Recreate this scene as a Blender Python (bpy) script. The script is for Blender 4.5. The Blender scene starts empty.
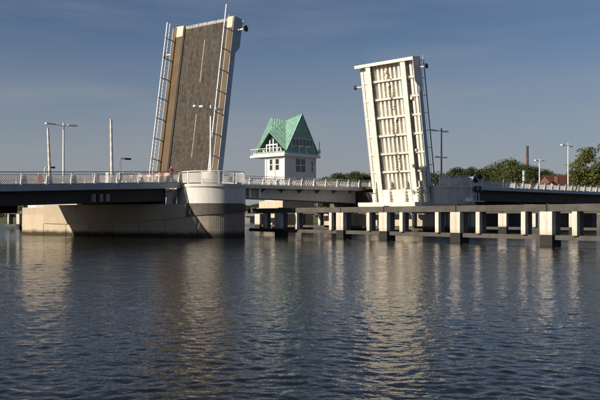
import bpy, math, random
import numpy as np
from mathutils import Vector, Matrix

random.seed(7)
rng = np.random.default_rng(11)
SC = bpy.context.scene
COL = SC.collection
R = math.radians

# ------------------------------------------------------------------ camera
cam_d = bpy.data.cameras.new('camera')
cam_d.sensor_width = 36.0
cam_d.lens = 49.98
cam_d.shift_y = 16.0 / 600.0
cam_d.clip_start = 0.2
cam_d.clip_end = 6000
cam = bpy.data.objects.new('camera', cam_d)
cam.location = (0, 0, 2.1)
cam.rotation_euler = (R(90), 0, 0)
COL.objects.link(cam)
SC.camera = cam

# ------------------------------------------------------------------ sky and sun
SUN_EL = R(24)
SUN_H = Vector((-0.892, -0.451)).normalized()
SUN = Vector((SUN_H.x * math.cos(SUN_EL), SUN_H.y * math.cos(SUN_EL), math.sin(SUN_EL)))
world = bpy.data.worlds.new('World')
SC.world = world
world.use_nodes = True
wn = world.node_tree
wn.nodes.clear()
def nd(t, ty, **kw):
    n = t.nodes.new(ty)
    for k, v in kw.items():
        setattr(n, k, v)
    return n
out = nd(wn, 'ShaderNodeOutputWorld')
bg = nd(wn, 'ShaderNodeBackground')
bg.inputs['Strength'].default_value = 0.05
sky = nd(wn, 'ShaderNodeTexSky')
sky.sky_type = 'NISHITA'
sky.sun_disc = False
sky.sun_elevation = SUN_EL
sky.sun_rotation = math.atan2(SUN_H.x, SUN_H.y)
sky.altitude = 0
sky.air_density = 0.9
sky.dust_density = 0.4
sky.ozone_density = 3.0
# thin high cloud streaks over the whole sky dome
tc = nd(wn, 'ShaderNodeTexCoord')
mp = nd(wn, 'ShaderNodeMapping')
mp.inputs['Scale'].default_value = (2.0, 2.0, 15.0)
mp.inputs['Rotation'].default_value = (R(6), R(-5), 0)
n1 = nd(wn, 'ShaderNodeTexNoise')
n1.inputs['Scale'].default_value = 1.7
n1.inputs['Detail'].default_value = 7
n1.inputs['Roughness'].default_value = 0.55
rp = nd(wn, 'ShaderNodeValToRGB')
rp.color_ramp.elements[0].position = 0.45
rp.color_ramp.elements[0].color = (0, 0, 0, 1)
rp.color_ramp.elements[1].position = 0.72
rp.color_ramp.elements[1].color = (0.30, 0.30, 0.30, 1)
sp = nd(wn, 'ShaderNodeSeparateXYZ')
hz = nd(wn, 'ShaderNodeMapRange')          # haze layer low over the horizon, all the way round
hz.inputs['From Min'].default_value = 0.0
hz.inputs['From Max'].default_value = 0.21
hz.inputs['To Min'].default_value = 0.9
hz.inputs['To Max'].default_value = 0.0
ad = nd(wn, 'ShaderNodeMath', operation='ADD', use_clamp=True)
mxs = nd(wn, 'ShaderNodeMix', data_type='RGBA')
mxs.inputs['B'].default_value = (4.5, 4.75, 5.25, 1)
L = wn.links.new
L(tc.outputs['Generated'], mp.inputs['Vector'])
L(mp.outputs['Vector'], n1.inputs['Vector'])
L(n1.outputs['Fac'], rp.inputs['Fac'])
L(tc.outputs['Generated'], sp.inputs['Vector'])
L(sp.outputs['Z'], hz.inputs['Value'])
L(rp.outputs['Color'], ad.inputs[0])
L(hz.outputs['Result'], ad.inputs[1])
L(ad.outputs['Value'], mxs.inputs['Factor'])
tint = nd(wn, 'ShaderNodeMix', data_type='RGBA', blend_type='MULTIPLY')
tint.inputs['Factor'].default_value = 1.0
tint.inputs['B'].default_value = (0.93, 0.90, 0.95, 1)
L(sky.outputs['Color'], tint.inputs['A'])
L(tint.outputs['Result'], mxs.inputs['A'])
L(mxs.outputs['Result'], bg.inputs['Color'])
L(bg.outputs['Background'], out.inputs['Surface'])

sun_d = bpy.data.lights.new('sun', 'SUN')
sun_d.energy = 5.0
sun_d.angle = R(0.5)
sun_d.color = (1.0, 0.89, 0.73)
sun_o = bpy.data.objects.new('sun', sun_d)
sun_o.rotation_euler = SUN.to_track_quat('Z', 'Y').to_euler()
sun_o.location = (-60, -40, 60)
COL.objects.link(sun_o)

SC.view_settings.view_transform = 'Standard'
SC.view_settings.look = 'None'
SC.view_settings.exposure = 0.4
SC.view_settings.gamma = 1.0
SC.view_settings.use_curve_mapping = False
SC.render.engine = 'CYCLES'
SC.cycles.max_bounces = 6

# ------------------------------------------------------------------ materials
def material(name, color, rough=0.7, var=0.15, scale=1.0, bump=0.0, bscale=20.0, metal=0.0, spec=0.4,
             stain=None, stain_amt=0.0, stretch=(1, 1, 1), color2=None, backface=None, ior=None):
    m = bpy.data.materials.new(name)
    m.use_nodes = True
    t = m.node_tree
    b = t.nodes['Principled BSDF']
    b.inputs['Roughness'].default_value = rough
    b.inputs['Metallic'].default_value = metal
    b.inputs['Specular IOR Level'].default_value = spec
    c = nd(t, 'ShaderNodeTexCoord')
    mp = nd(t, 'ShaderNodeMapping')
    mp.inputs['Scale'].default_value = stretch
    t.links.new(c.outputs['Object'], mp.inputs['Vector'])
    n = nd(t, 'ShaderNodeTexNoise')
    n.inputs['Scale'].default_value = scale
    n.inputs['Detail'].default_value = 6
    n.inputs['Roughness'].default_value = 0.65
    t.links.new(mp.outputs['Vector'], n.inputs['Vector'])
    r = nd(t, 'ShaderNodeValToRGB')
    lo = [max(0, x * (1 - var)) for x in color]
    hi = list(color2) if color2 else [min(1, x * (1 + var)) for x in color]
    r.color_ramp.elements[0].position = 0.32
    r.color_ramp.elements[1].position = 0.70
    r.color_ramp.elements[0].color = (*lo, 1)
    r.color_ramp.elements[1].color = (*hi, 1)
    t.links.new(n.outputs['Fac'], r.inputs['Fac'])
    last = r.outputs['Color']
    if stain:
        mp2 = nd(t, 'ShaderNodeMapping')
        mp2.inputs['Scale'].default_value = (1.0, 1.0, 0.12)
        t.links.new(c.outputs['Object'], mp2.inputs['Vector'])
        n2 = nd(t, 'ShaderNodeTexNoise')
        n2.inputs['Scale'].default_value = 2.2
        n2.inputs['Detail'].default_value = 5
        t.links.new(mp2.outputs['Vector'], n2.inputs['Vector'])
        r2 = nd(t, 'ShaderNodeValToRGB')
        r2.color_ramp.elements[0].position = 0.45
        r2.color_ramp.elements[1].position = 0.75
        r2.color_ramp.elements[0].color = (0, 0, 0, 1)
        r2.color_ramp.elements[1].color = (stain_amt,) * 3 + (1,)
        t.links.new(n2.outputs['Fac'], r2.inputs['Fac'])
        mx = nd(t, 'ShaderNodeMix', data_type='RGBA')
        mx.inputs['B'].default_value = (*stain, 1)
        t.links.new(r2.outputs['Color'], mx.inputs['Factor'])
        t.links.new(last, mx.inputs['A'])
        last = mx.outputs['Result']
    oi = nd(t, 'ShaderNodeObjectInfo')
    mr = nd(t, 'ShaderNodeMapRange')
    mr.inputs['To Min'].default_value = 0.90
    mr.inputs['To Max'].default_value = 1.07
    t.links.new(oi.outputs['Random'], mr.inputs['Value'])
    hs = nd(t, 'ShaderNodeHueSaturation')
    t.links.new(mr.outputs['Result'], hs.inputs['Value'])
    t.links.new(last, hs.inputs['Color'])
    last = hs.outputs['Color']
    t.links.new(last, b.inputs['Base Color'])
    if bump > 0:
        n3 = nd(t, 'ShaderNodeTexNoise')
        n3.inputs['Scale'].default_value = bscale
        n3.inputs['Detail'].default_value = 4
        t.links.new(mp.outputs['Vector'], n3.inputs['Vector'])
        bp = nd(t, 'ShaderNodeBump')
        bp.inputs['Strength'].default_value = bump
        bp.inputs['Distance'].default_value = 0.03
        t.links.new(n3.outputs['Fac'], bp.inputs['Height'])
        t.links.new(bp.outputs['Normal'], b.inputs['Normal'])
    return m

def tidal(m, z_lo, z_hi, col):
    """algae and damp darkening below the tide mark of a concrete material (object Z is world Z there)"""
    t = m.node_tree
    b = t.nodes['Principled BSDF']
    src = b.inputs['Base Color'].links[0].from_socket
    g = nd(t, 'ShaderNodeNewGeometry')
    s = nd(t, 'ShaderNodeSeparateXYZ')
    t.links.new(g.outputs['Position'], s.inputs['Vector'])
    n = nd(t, 'ShaderNodeTexNoise')
    n.inputs['Scale'].default_value = 1.5
    t.links.new(g.outputs['Position'], n.inputs['Vector'])
    ma = nd(t, 'ShaderNodeMath', operation='MULTIPLY_ADD')
    ma.inputs[1].default_value = -0.35
    t.links.new(n.outputs['Fac'], ma.inputs[0])
    t.links.new(s.outputs['Z'], ma.inputs[2])
    mr = nd(t, 'ShaderNodeMapRange')
    mr.inputs['From Min'].default_value = z_lo - 0.17
    mr.inputs['From Max'].default_value = z_hi - 0.17
    mr.inputs['To Min'].default_value = 1
    mr.inputs['To Max'].default_value = 0
    t.links.new(ma.outputs['Value'], mr.inputs['Value'])
    mx = nd(t, 'ShaderNodeMix', data_type='RGBA')
    mx.inputs['B'].default_value = (*col, 1)
    t.links.new(mr.outputs['Result'], mx.inputs['Factor'])
    t.links.new(src, mx.inputs['A'])
    t.links.new(mx.outputs['Result'], b.inputs['Base Color'])

M = {}
M['concrete'] = material('concrete', (0.50, 0.42, 0.315), 0.9, 0.08, 0.7, 0.3, 14, stain=(0.38, 0.31, 0.23), stain_amt=0.35, spec=0.2)
tidal(M['concrete'], 0.25, 0.65, (0.055, 0.045, 0.025))
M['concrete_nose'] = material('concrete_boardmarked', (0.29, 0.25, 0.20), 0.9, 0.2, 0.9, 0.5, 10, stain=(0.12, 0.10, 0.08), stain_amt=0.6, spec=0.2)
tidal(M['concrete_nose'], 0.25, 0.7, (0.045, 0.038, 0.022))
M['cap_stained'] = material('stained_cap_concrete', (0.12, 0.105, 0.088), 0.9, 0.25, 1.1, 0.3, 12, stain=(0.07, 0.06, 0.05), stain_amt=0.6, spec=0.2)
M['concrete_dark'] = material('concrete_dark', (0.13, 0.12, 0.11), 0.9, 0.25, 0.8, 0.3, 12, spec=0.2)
M['white_drum'] = material('white_painted_concrete', (0.62, 0.60, 0.56), 0.65, 0.06, 0.8, 0.15, 12, stain=(0.42, 0.37, 0.30), stain_amt=0.45)
M['white_steel'] = material('white_painted_steel', (0.70, 0.67, 0.605), 0.5, 0.08, 1.3, 0.0, stain=(0.42, 0.31, 0.20), stain_amt=0.42)
M['white_rail'] = material('white_railing_paint', (0.76, 0.74, 0.70), 0.5, 0.06, 3)
M['grey_rail'] = material('grey_handrail_steel', (0.22, 0.24, 0.27), 0.4, 0.1, 3, metal=0.3)
M['mesh_rail'] = material('grey_mesh', (0.35, 0.35, 0.34), 0.5, 0.1, 3)
M['fascia'] = material('shaded_blue_edge_beam', (0.40, 0.45, 0.50), 0.6, 0.08, 0.6, stain=(0.24, 0.25, 0.26), stain_amt=0.4)  # blue-grey carries the skylit shade of the sides turned from the sun
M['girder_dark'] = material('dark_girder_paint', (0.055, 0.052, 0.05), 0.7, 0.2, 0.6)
M['web_lit'] = material('lit_grey_web', (0.66, 0.65, 0.60), 0.65, 0.10, 0.4, stain=(0.48, 0.46, 0.43), stain_amt=0.4)  # base colour lightened in place of light falling on the footbridge web
M['girder_grey'] = material('grey_girder_paint', (0.30, 0.30, 0.29), 0.65, 0.12, 0.4, stain=(0.18, 0.17, 0.16), stain_amt=0.5)
M['asphalt'] = material('asphalt', (0.056, 0.047, 0.039), 0.92, 0.2, 0.55, 0.4, 30, color2=(0.074, 0.063, 0.053), spec=0.2)
M['asphalt_leaf'] = material('worn_leaf_asphalt', (0.050, 0.042, 0.035), 0.92, 0.28, 2.2, 0.5, 18, color2=(0.084, 0.072, 0.060), spec=0.2, stretch=(0.16, 1.0, 1.0), stain=(0.11, 0.098, 0.085), stain_amt=0.8)
M['walkway'] = material('tan_walkway_coating', (0.125, 0.090, 0.056), 0.85, 0.14, 0.8, 0.2, 30, spec=0.2)
M['tip_cover'] = material('pale_cover_plate', (0.62, 0.50, 0.36), 0.6, 0.12, 2.5)
M['road_paint'] = material('worn_road_paint', (0.22, 0.20, 0.17), 0.8, 0.5, 4, color2=(0.42, 0.39, 0.34))
M['joint_steel'] = material('worn_joint_steel', (0.10, 0.09, 0.08), 0.6, 0.4, 3.0, color2=(0.55, 0.52, 0.48), stretch=(1, 1.4, 1))
M['beam'] = material('weathered_fender_beam', (0.062, 0.056, 0.049), 0.8, 0.25, 1.0, 0.3, 10, color2=(0.092, 0.084, 0.074))
M['post_white'] = material('white_fender_panel', (0.66, 0.635, 0.58), 0.7, 0.12, 2.5, 0.3, 25, stain=(0.34, 0.22, 0.12), stain_amt=0.75)
tidal(M['post_white'], 0.7, 1.15, (0.36, 0.32, 0.24))
M['post_back'] = material('shaded_post_side', (0.11, 0.10, 0.09), 0.85, 0.25, 2.0)  # dark tone carries the unlit side faces of the white posts
M['pile'] = material('tarred_pile', (0.018, 0.017, 0.016), 0.8, 0.3, 3.0)
M['copper'] = material('patina_copper', (0.19, 0.38, 0.30), 0.6, 0.25, 1.6, color2=(0.29, 0.50, 0.40), stain=(0.11, 0.21, 0.17), stain_amt=0.5)
M['tower_wall'] = material('white_render', (0.74, 0.72, 0.68), 0.8, 0.04, 0.6, stain=(0.6, 0.57, 0.52), stain_amt=0.3)
M['glass'] = material('window_glass', (0.02, 0.025, 0.03), 0.06, 0.2, 1.0, spec=0.8)
M['frame_white'] = material('window_frame', (0.72, 0.70, 0.67), 0.5, 0.05, 2)
M['black'] = material('black_enamel', (0.015, 0.015, 0.016), 0.45, 0.2, 3)
M['lamp_pole'] = material('pale_lamp_pole', (0.68, 0.67, 0.65), 0.45, 0.08, 2)
M['pole_shade_blue'] = material('shaded_lamp_pole', (0.30, 0.33, 0.38), 0.45, 0.08, 2)  # blue-grey tone paints in the shade on the right drum's lamp post
M['lamp_head'] = material('white_lamp_head', (0.8, 0.8, 0.79), 0.4, 0.04, 2)
M['red'] = material('red_paint', (0.55, 0.06, 0.035), 0.5, 0.1, 3)
M['orange'] = material('orange_paint', (0.75, 0.16, 0.04), 0.5, 0.1, 3)
M['brick'] = material('chimney_brick', (0.15, 0.062, 0.042), 0.9, 0.25, 1.5)
M['mossbrick'] = material('mossy_brick', (0.07, 0.075, 0.05), 0.9, 0.25, 1.5)
M['tile'] = material('red_roof_tiles', (0.10, 0.040, 0.026), 0.85, 0.3, 1.2, color2=(0.16, 0.065, 0.042))
M['house'] = material('house_brick', (0.15, 0.075, 0.05), 0.9, 0.2, 0.8)
M['cream'] = material('cream_render', (0.70, 0.66, 0.58), 0.85, 0.08, 0.8)
M['bark'] = material('bark', (0.07, 0.05, 0.035), 0.95, 0.3, 3)
M['skin'] = material('skin', (0.50, 0.30, 0.22), 0.6, 0.08, 4)
M['hair'] = material('brown_hair', (0.05, 0.03, 0.02), 0.7, 0.2, 10)
M['shirt'] = material('pink_red_shirt', (0.58, 0.12, 0.10), 0.85, 0.12, 5)
M['trousers'] = material('blue_trousers', (0.04, 0.06, 0.12), 0.9, 0.15, 5)
M['bank'] = material('grassy_bank', (0.06, 0.075, 0.03), 0.95, 0.4, 0.05, 0.5, 2, color2=(0.10, 0.11, 0.045))
M['stone'] = material('shaded_bank_stone', (0.10, 0.095, 0.085), 0.9, 0.4, 0.8, 0.8, 3)  # dark tone stands in for shade on the right bank

def striped(name, axis, period, c1, c2):
    m = bpy.data.materials.new(name)
    m.use_nodes = True
    t = m.node_tree
    b = t.nodes['Principled BSDF']
    b.inputs['Roughness'].default_value = 0.5
    c = nd(t, 'ShaderNodeTexCoord')
    s = nd(t, 'ShaderNodeSeparateXYZ')
    t.links.new(c.outputs['Object'], s.inputs['Vector'])
    mu = nd(t, 'ShaderNodeMath', operation='MULTIPLY')
    mu.inputs[1].default_value = 1.0 / period
    t.links.new(s.outputs[axis], mu.inputs[0])
    fr = nd(t, 'ShaderNodeMath', operation='FRACT')
    t.links.new(mu.outputs[0], fr.inputs[0])
    gt = nd(t, 'ShaderNodeMath', operation='GREATER_THAN')
    gt.inputs[1].default_value = 0.5
    t.links.new(fr.outputs[0], gt.inputs[0])
    mx = nd(t, 'ShaderNodeMix', data_type='RGBA')
    mx.inputs['A'].default_value = (*c1, 1)
    mx.inputs['B'].default_value = (*c2, 1)
    t.links.new(gt.outputs[0], mx.inputs['Factor'])
    t.links.new(mx.outputs['Result'], b.inputs['Base Color'])
    return m
M['barrier'] = striped('red_white_barrier', 'Z', 0.9, (0.70, 0.67, 0.64), (0.62, 0.50, 0.46))
M['tape'] = striped('red_white_board', 'X', 0.8, (0.8, 0.78, 0.75), (0.62, 0.08, 0.06))
M['beacon'] = striped('red_white_beacon', 'Z', 0.5, (0.8, 0.78, 0.75), (0.72, 0.10, 0.04))

def leaf_material(name, c1, c2):
    m = bpy.data.materials.new(name)
    m.use_nodes = True
    t = m.node_tree
    b = t.nodes['Principled BSDF']
    b.inputs['Roughness'].default_value = 0.6
    b.inputs['Specular IOR Level'].default_value = 0.25
    g = nd(t, 'ShaderNodeNewGeometry')
    r = nd(t, 'ShaderNodeValToRGB')
    r.color_ramp.elements[0].color = (*c1, 1)
    r.color_ramp.elements[1].color = (*c2, 1)
    c = nd(t, 'ShaderNodeTexCoord')
    n = nd(t, 'ShaderNodeTexNoise')
    n.inputs['Scale'].default_value = 0.35
    t.links.new(c.outputs['Object'], n.inputs['Vector'])
    ad = nd(t, 'ShaderNodeMath', operation='MULTIPLY_ADD')
    ad.inputs[1].default_value = 0.55
    t.links.new(g.outputs['Random Per Island'], ad.inputs[0])
    mu = nd(t, 'ShaderNodeMath', operation='MULTIPLY')
    mu.inputs[1].default_value = 0.5
    t.links.new(n.outputs['Fac'], mu.inputs[0])
    t.links.new(mu.outputs[0], ad.inputs[2])
    t.links.new(ad.outputs[0], r.inputs['Fac'])
    t.links.new(r.outputs['Color'], b.inputs['Base Color'])
    tr = nd(t, 'ShaderNodeBsdfTranslucent')
    t.links.new(r.outputs['Color'], tr.inputs['Color'])
    mx = nd(t, 'ShaderNodeMixShader')
    mx.inputs[0].default_value = 0.22
    o = t.nodes['Material Output']
    t.links.new(b.outputs[0], mx.inputs[1])
    t.links.new(tr.outputs[0], mx.inputs[2])
    t.links.new(mx.outputs[0], o.inputs['Surface'])
    return m
M['leaf_dark'] = leaf_material('dark_foliage', (0.022, 0.038, 0.012), (0.070, 0.088, 0.026))
M['leaf_mid'] = leaf_material('mid_foliage', (0.034, 0.052, 0.014), (0.105, 0.120, 0.033))
M['leaf_light'] = leaf_material('light_foliage', (0.055, 0.072, 0.018), (0.15, 0.155, 0.045))

# ------------------------------------------------------------------ mesh builder
class MB:
    def __init__(self):
        self.v = []
        self.f = []
    def quadbox(self, P8):
        i = len(self.v)
        self.v += [tuple(p) for p in P8]
        for f in ((0, 3, 2, 1), (4, 5, 6, 7), (0, 1, 5, 4), (1, 2, 6, 5), (2, 3, 7, 6), (3, 0, 4, 7)):
            self.f.append(tuple(i + k for k in f))
        return self
    def box(self, x0, x1, y0, y1, z0, z1):
        return self.quadbox([(x0, y0, z0), (x1, y0, z0), (x1, y1, z0), (x0, y1, z0), (x0, y0, z1), (x1, y0, z1), (x1, y1, z1), (x0, y1, z1)])
    def prism(self, poly, z0, z1):
        """counter-clockwise outline; z0 / z1 numbers or lists"""
        n = len(poly)
        i = len(self.v)
        za = z0 if isinstance(z0, (list, tuple)) else [z0] * n
        zb = z1 if isinstance(z1, (list, tuple)) else [z1] * n
        self.v += [(p[0], p[1], za[k]) for k, p in enumerate(poly)]
        self.v += [(p[0], p[1], zb[k]) for k, p in enumerate(poly)]
        self.f.append(tuple(i + k for k in reversed(range(n))))
        self.f.append(tuple(i + n + k for k in range(n)))
        for k in range(n):
            j = (k + 1) % n
            self.f.append((i + k, i + j, i + n + j, i + n + k))
        return self
    def bar(self, p, q, w, h=None, up=(0, 0, 1)):
        h = h or w
        p, q = Vector(p), Vector(q)
        d = (q - p).normalized()
        u = Vector(up)
        if abs(d.dot(u)) > 0.98:
            u = Vector((1, 0, 0))
        s = d.cross(u).normalized()
        t = s.cross(d).normalized()
        c = []
        for e in (p, q):
            c.append([e - s * w / 2 - t * h / 2, e + s * w / 2 - t * h / 2, e + s * w / 2 + t * h / 2, e - s * w / 2 + t * h / 2])
        return self.quadbox(c[0] + c[1]) if False else self._hex(c[0], c[1])
    def _hex(self, a, b):
        i = len(self.v)
        self.v += [tuple(x) for x in a] + [tuple(x) for x in b]
        self.f += [(i + 3, i + 2, i + 1, i), (i + 4, i + 5, i + 6, i + 7)]
        for k in range(4):
            j = (k + 1) % 4
            self.f.append((i + k, i + j, i + 4 + j, i + 4 + k))
        return self
    def tube(self, pts, rad, n=10):
        pts = [Vector(p) for p in pts]
        if not isinstance(rad, (list, tuple)):
            rad = [rad] * len(pts)
        i0 = len(self.v)
        for k, p in enumerate(pts):
            d = (pts[min(k + 1, len(pts) - 1)] - pts[max(k - 1, 0)]).normalized()
            u = Vector((0, 0, 1)) if abs(d.z) < 0.9 else Vector((1, 0, 0))
            s = d.cross(u).normalized()
            t = s.cross(d).normalized()
            for q in range(n):
                an = 2 * math.pi * q / n
                self.v.append(tuple(p + (s * math.cos(an) + t * math.sin(an)) * rad[k]))
        for k in range(len(pts) - 1):
            for q in range(n):
                r = (q + 1) % n
                a, b = i0 + k * n, i0 + (k + 1) * n
                self.f.append((a + q, b + q, b + r, a + r))
        self.f.append(tuple(i0 + q for q in range(n)))
        e = i0 + (len(pts) - 1) * n
        self.f.append(tuple(e + q for q in reversed(range(n))))
        return self
    def poly(self, pts):
        i = len(self.v)
        self.v += [tuple(p) for p in pts]
        self.f.append(tuple(range(i, i + len(pts))))
        return self
    def slab(self, pts, th):
        """flat polygon given thickness th against its normal"""
        pts = [Vector(p) for p in pts]
        nrm = (pts[1] - pts[0]).cross(pts[2] - pts[0]).normalized()
        low = [p - nrm * th for p in pts]
        n = len(pts)
        i = len(self.v)
        self.v += [tuple(p) for p in pts] + [tuple(p) for p in low]
        self.f.append(tuple(i + k for k in range(n)))
        self.f.append(tuple(i + n + k for k in reversed(range(n))))
        for k in range(n):
            j = (k + 1) % n
            self.f.append((i + j, i + k, i + n + k, i + n + j))
        return self
    def mesh(self, name, mat, origin=(0, 0, 0), smooth=False):
        o = Vector(origin)
        me = bpy.data.meshes.new(name)
        me.from_pydata([tuple(Vector(v) - o) for v in self.v], [], self.f)
        me.materials.append(mat if not isinstance(mat, str) else M[mat])
        if smooth:
            for p in me.polygons:
                p.use_smooth = True
            if hasattr(me, 'set_sharp_from_angle'):
                me.set_sharp_from_angle(angle=R(40))
        me.update()
        return me
    def build(self, name, mat, parent=None, origin=(0, 0, 0), smooth=False, bevel=0.0):
        ob = bpy.data.objects.new(name, self.mesh(name, mat, origin, smooth))
        COL.objects.link(ob)
        if parent:
            ob.parent = parent
        if bevel:
            b = ob.modifiers.new('bevel', 'BEVEL')
            b.width = bevel
            b.segments = 2
            b.limit_method = 'ANGLE'
            b.harden_normals = False
        return ob

def tag(o, label=None, cat=None, group=None, kind=None):
    if label: o['label'] = label
    if cat: o['category'] = cat
    if group: o['group'] = group
    if kind: o['kind'] = kind
    return o
def thing(name, label, cat, loc=(0, 0, 0), rotz=0.0, group=None):
    o = bpy.data.objects.new(name, None)
    o.empty_display_size = 0.3
    o.location = loc
    o.rotation_euler = (0, 0, rotz)
    COL.objects.link(o)
    return tag(o, label, cat, group)
def inst(name, me, parent, loc=(0, 0, 0), rot=(0, 0, 0), scale=(1, 1, 1)):
    o = bpy.data.objects.new(name, me)
    o.location = loc
    o.rotation_euler = rot
    o.scale = scale
    o.parent = parent
    COL.objects.link(o)
    return o
def copy_tree(o, parent=None):
    c = o.copy()
    COL.objects.link(c)
    c.parent = parent
    for ch in o.children:
        copy_tree(ch, c)
    return c

# bridge frame: a runs along the road axis (left bank to right bank), p across it (away from the viewer)
N0 = Vector((-8.83, 88.6, 0))
Q = math.sqrt(0.5)
BROT = R(45)
def W(a, p, z=0.0):
    return Vector((N0.x + Q * (a - p), N0.y + Q * (a + p), z))
def bthing(name, label, cat, a, p, z, group=None):
    return thing(name, label, cat, W(a, p, z), BROT, group)

# ------------------------------------------------------------------ water: one sheet with real wave relief
def make_water():
    th_in = np.linspace(R(-27), R(27), 560)
    left = np.linspace(R(-89), R(-27), 60)[:-1]
    right = np.linspace(R(27), R(89), 60)[1:]
    th = np.concatenate([left, th_in, right])
    rs = [2.5]
    while rs[-1] < 1500:
        r = rs[-1]
        rs.append(r + max(0.045, 0.0042 * r) if r < 70 else r * 1.035)
    rs = np.array(rs)
    RR, TT = np.meshgrid(rs, th, indexing='ij')
    X = RR * np.sin(TT)
    Y = RR * np.cos(TT) - 1.0
    dr = np.gradient(rs)[:, None] * np.ones_like(TT)
    dt = np.gradient(th)[None, :] * RR
    res = np.maximum(dr, dt)
    Z = np.zeros_like(X)
    g = np.random.default_rng(5)
    lam = np.concatenate([g.uniform(0.13, 0.42, 70), g.uniform(0.42, 1.2, 34), g.uniform(1.2, 6.0, 14)])
    for l in lam:
        wind = R(75) + g.normal(0, 0.8)
        k = 2 * math.pi / l
        ph = g.uniform(0, 6.283)
        slope = 0.0135 if l < 0.42 else (0.0055 if l < 1.2 else 0.0018)
        amp = slope / k
        fade = np.clip((l / res - 2.5) / 2.5, 0, 1)
        arg = k * (X * math.cos(wind) + Y * math.sin(wind)) + ph
        Z += amp * fade * (np.sin(arg) + 0.25 * np.cos(2 * arg))
    # gusts: patches of calmer and rougher water
    patch = 0.85 + 0.35 * np.sin(X * 0.21 + 1.3 * np.sin(Y * 0.09)) * np.sin(Y * 0.13 + 0.8 * np.sin(X * 0.11))
    Z *= patch
    nr, nt = X.shape
    co = np.stack([X, Y, Z], -1).reshape(-1, 3).astype(np.float32)
    idx = np.arange(nr * nt).reshape(nr, nt)
    quads = np.stack([idx[:-1, :-1], idx[:-1, 1:], idx[1:, 1:], idx[1:, :-1]], -1).reshape(-1, 4)[:, ::-1].astype(np.int32)
    me = bpy.data.meshes.new('water')
    me.vertices.add(len(co))
    me.vertices.foreach_set('co', co.ravel())
    me.loops.add(quads.size)
    me.loops.foreach_set('vertex_index', quads.ravel())
    me.polygons.add(len(quads))
    me.polygons.foreach_set('loop_start', np.arange(0, quads.size, 4, dtype=np.int32))
    me.polygons.foreach_set('use_smooth', np.ones(len(quads), dtype=bool))
    me.update(calc_edges=True)
    me.validate()
    m = bpy.data.materials.new('harbour_water')
    m.use_nodes = True
    t = m.node_tree
    b = t.nodes['Principled BSDF']
    b.inputs['Base Color'].default_value = (0.008, 0.009, 0.008, 1)
    b.inputs['Roughness'].default_value = 0.03
    b.inputs['IOR'].default_value = 1.26
    c = nd(t, 'ShaderNodeTexCoord')
    n = nd(t, 'ShaderNodeTexNoise')
    n.inputs['Scale'].default_value = 5.0
    n.inputs['Detail'].default_value = 3
    t.links.new(c.outputs['Object'], n.inputs['Vector'])
    bp = nd(t, 'ShaderNodeBump')
    bp.inputs['Strength'].default_value = 0.5
    bp.inputs['Distance'].default_value = 0.05
    t.links.new(n.outputs['Fac'], bp.inputs['Height'])
    t.links.new(bp.outputs['Normal'], b.inputs['Normal'])
    me.materials.append(m)
    o = bpy.data.objects.new('water', me)
    COL.objects.link(o)
    tag(o, 'dark rippled harbour water', None, None, 'structure')
make_water()

# ------------------------------------------------------------------ banks (terrain)
def bank(name, label, poly, top, skirt):
    """poly counter-clockwise in world xy; sloped stone edge of width skirt down into the water"""
    n = len(poly)
    c = Vector((sum(p[0] for p in poly) / n, sum(p[1] for p in poly) / n))
    inner = []
    for p in poly:
        d = (c - Vector(p)).normalized()
        inner.append((p[0] + d.x * skirt, p[1] + d.y * skirt))
    b = MB()
    b.v = [(p[0], p[1], -2.0) for p in poly] + [(p[0], p[1], top) for p in inner]
    for k in range(n):
        j = (k + 1) % n
        b.f.append((k, j, n + j, n + k))
    b.f.append(tuple(n + k for k in range(n)))
    o = b.build(name, 'stone' if name.startswith('right') else 'bank')
    tag(o, label, None, None, 'structure')
    return o
bank('far_bank_ground', 'low green far bank behind the bridge', [(-900, 330), (-300, 318), (-60, 300), (60, 262), (220, 300), (1500, 900), (1500, 1600), (-1500, 1600), (-1500, 420)], 1.6, 9)
q = [W(104, -190), W(420, -190), W(420, 120), W(128, 96), W(112, 50)]
bank('right_bank_ground', 'wooded bank where the bridge lands on the right', [(v.x, v.y) for v in q], 2.4, 7)

# ------------------------------------------------------------------ shared railing pieces
def fin_mesh(name, mat, h=1.12, lean=0.22):
    b = MB()   # flat tapered fin leaning outward (towards -y)
    b.quadbox([(-0.05, -0.13, 0), (0.05, -0.13, 0), (0.05, 0.10, 0), (-0.05, 0.10, 0),
               (-0.035, -lean - 0.05, h), (0.035, -lean - 0.05, h), (0.035, -lean + 0.04, h), (-0.035, -lean + 0.04, h)])
    return b.mesh(name, mat)
def lozenge_mesh(name, mat, w, h, step, th):
    b = MB()
    b.box(0, w, -th / 2, th / 2, 0, th * 1.3)
    b.box(0, w, -th / 2, th / 2, h - th * 1.3, h)
    zb, zt = th * 1.3, h - th * 1.3
    run = (zt - zb) * 0.75
    x = -run
    while x < w:
        for s in (1, -1):
            xa, xb = (x, x + run) if s == 1 else (x + run, x)
            za, zc = zb, zt
            if xa < 0: za = zb + (0 - xa) / (xb - xa) * (zt - zb); xa2 = 0
            elif xa > w: za = zb + (w - xa) / (xb - xa) * (zt - zb); xa2 = w
            else: xa2 = xa
            if xb < 0: zc = zb + (0 - xa) / (xb - xa) * (zt - zb); xb2 = 0
            elif xb > w: zc = zb + (w - xa) / (xb - xa) * (zt - zb); xb2 = w
            else: xb2 = xb
            if abs(xa2 - xb2) > 0.05:
                b.bar((xa2, 0.004 * s, za), (xb2, 0.004 * s, zc), th * 0.8, th, up=(0, 1, 0))
        x += step
    return b.mesh(name, mat)
FIN = fin_mesh('post', 'white_rail')
LOZ_FINE = lozenge_mesh('infill_panel', 'white_rail', 2.26, 0.84, 0.17, 0.034)
LOZ_WIDE = lozenge_mesh('infill_panel', 'white_rail', 2.26, 0.84, 0.42, 0.05)

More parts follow.
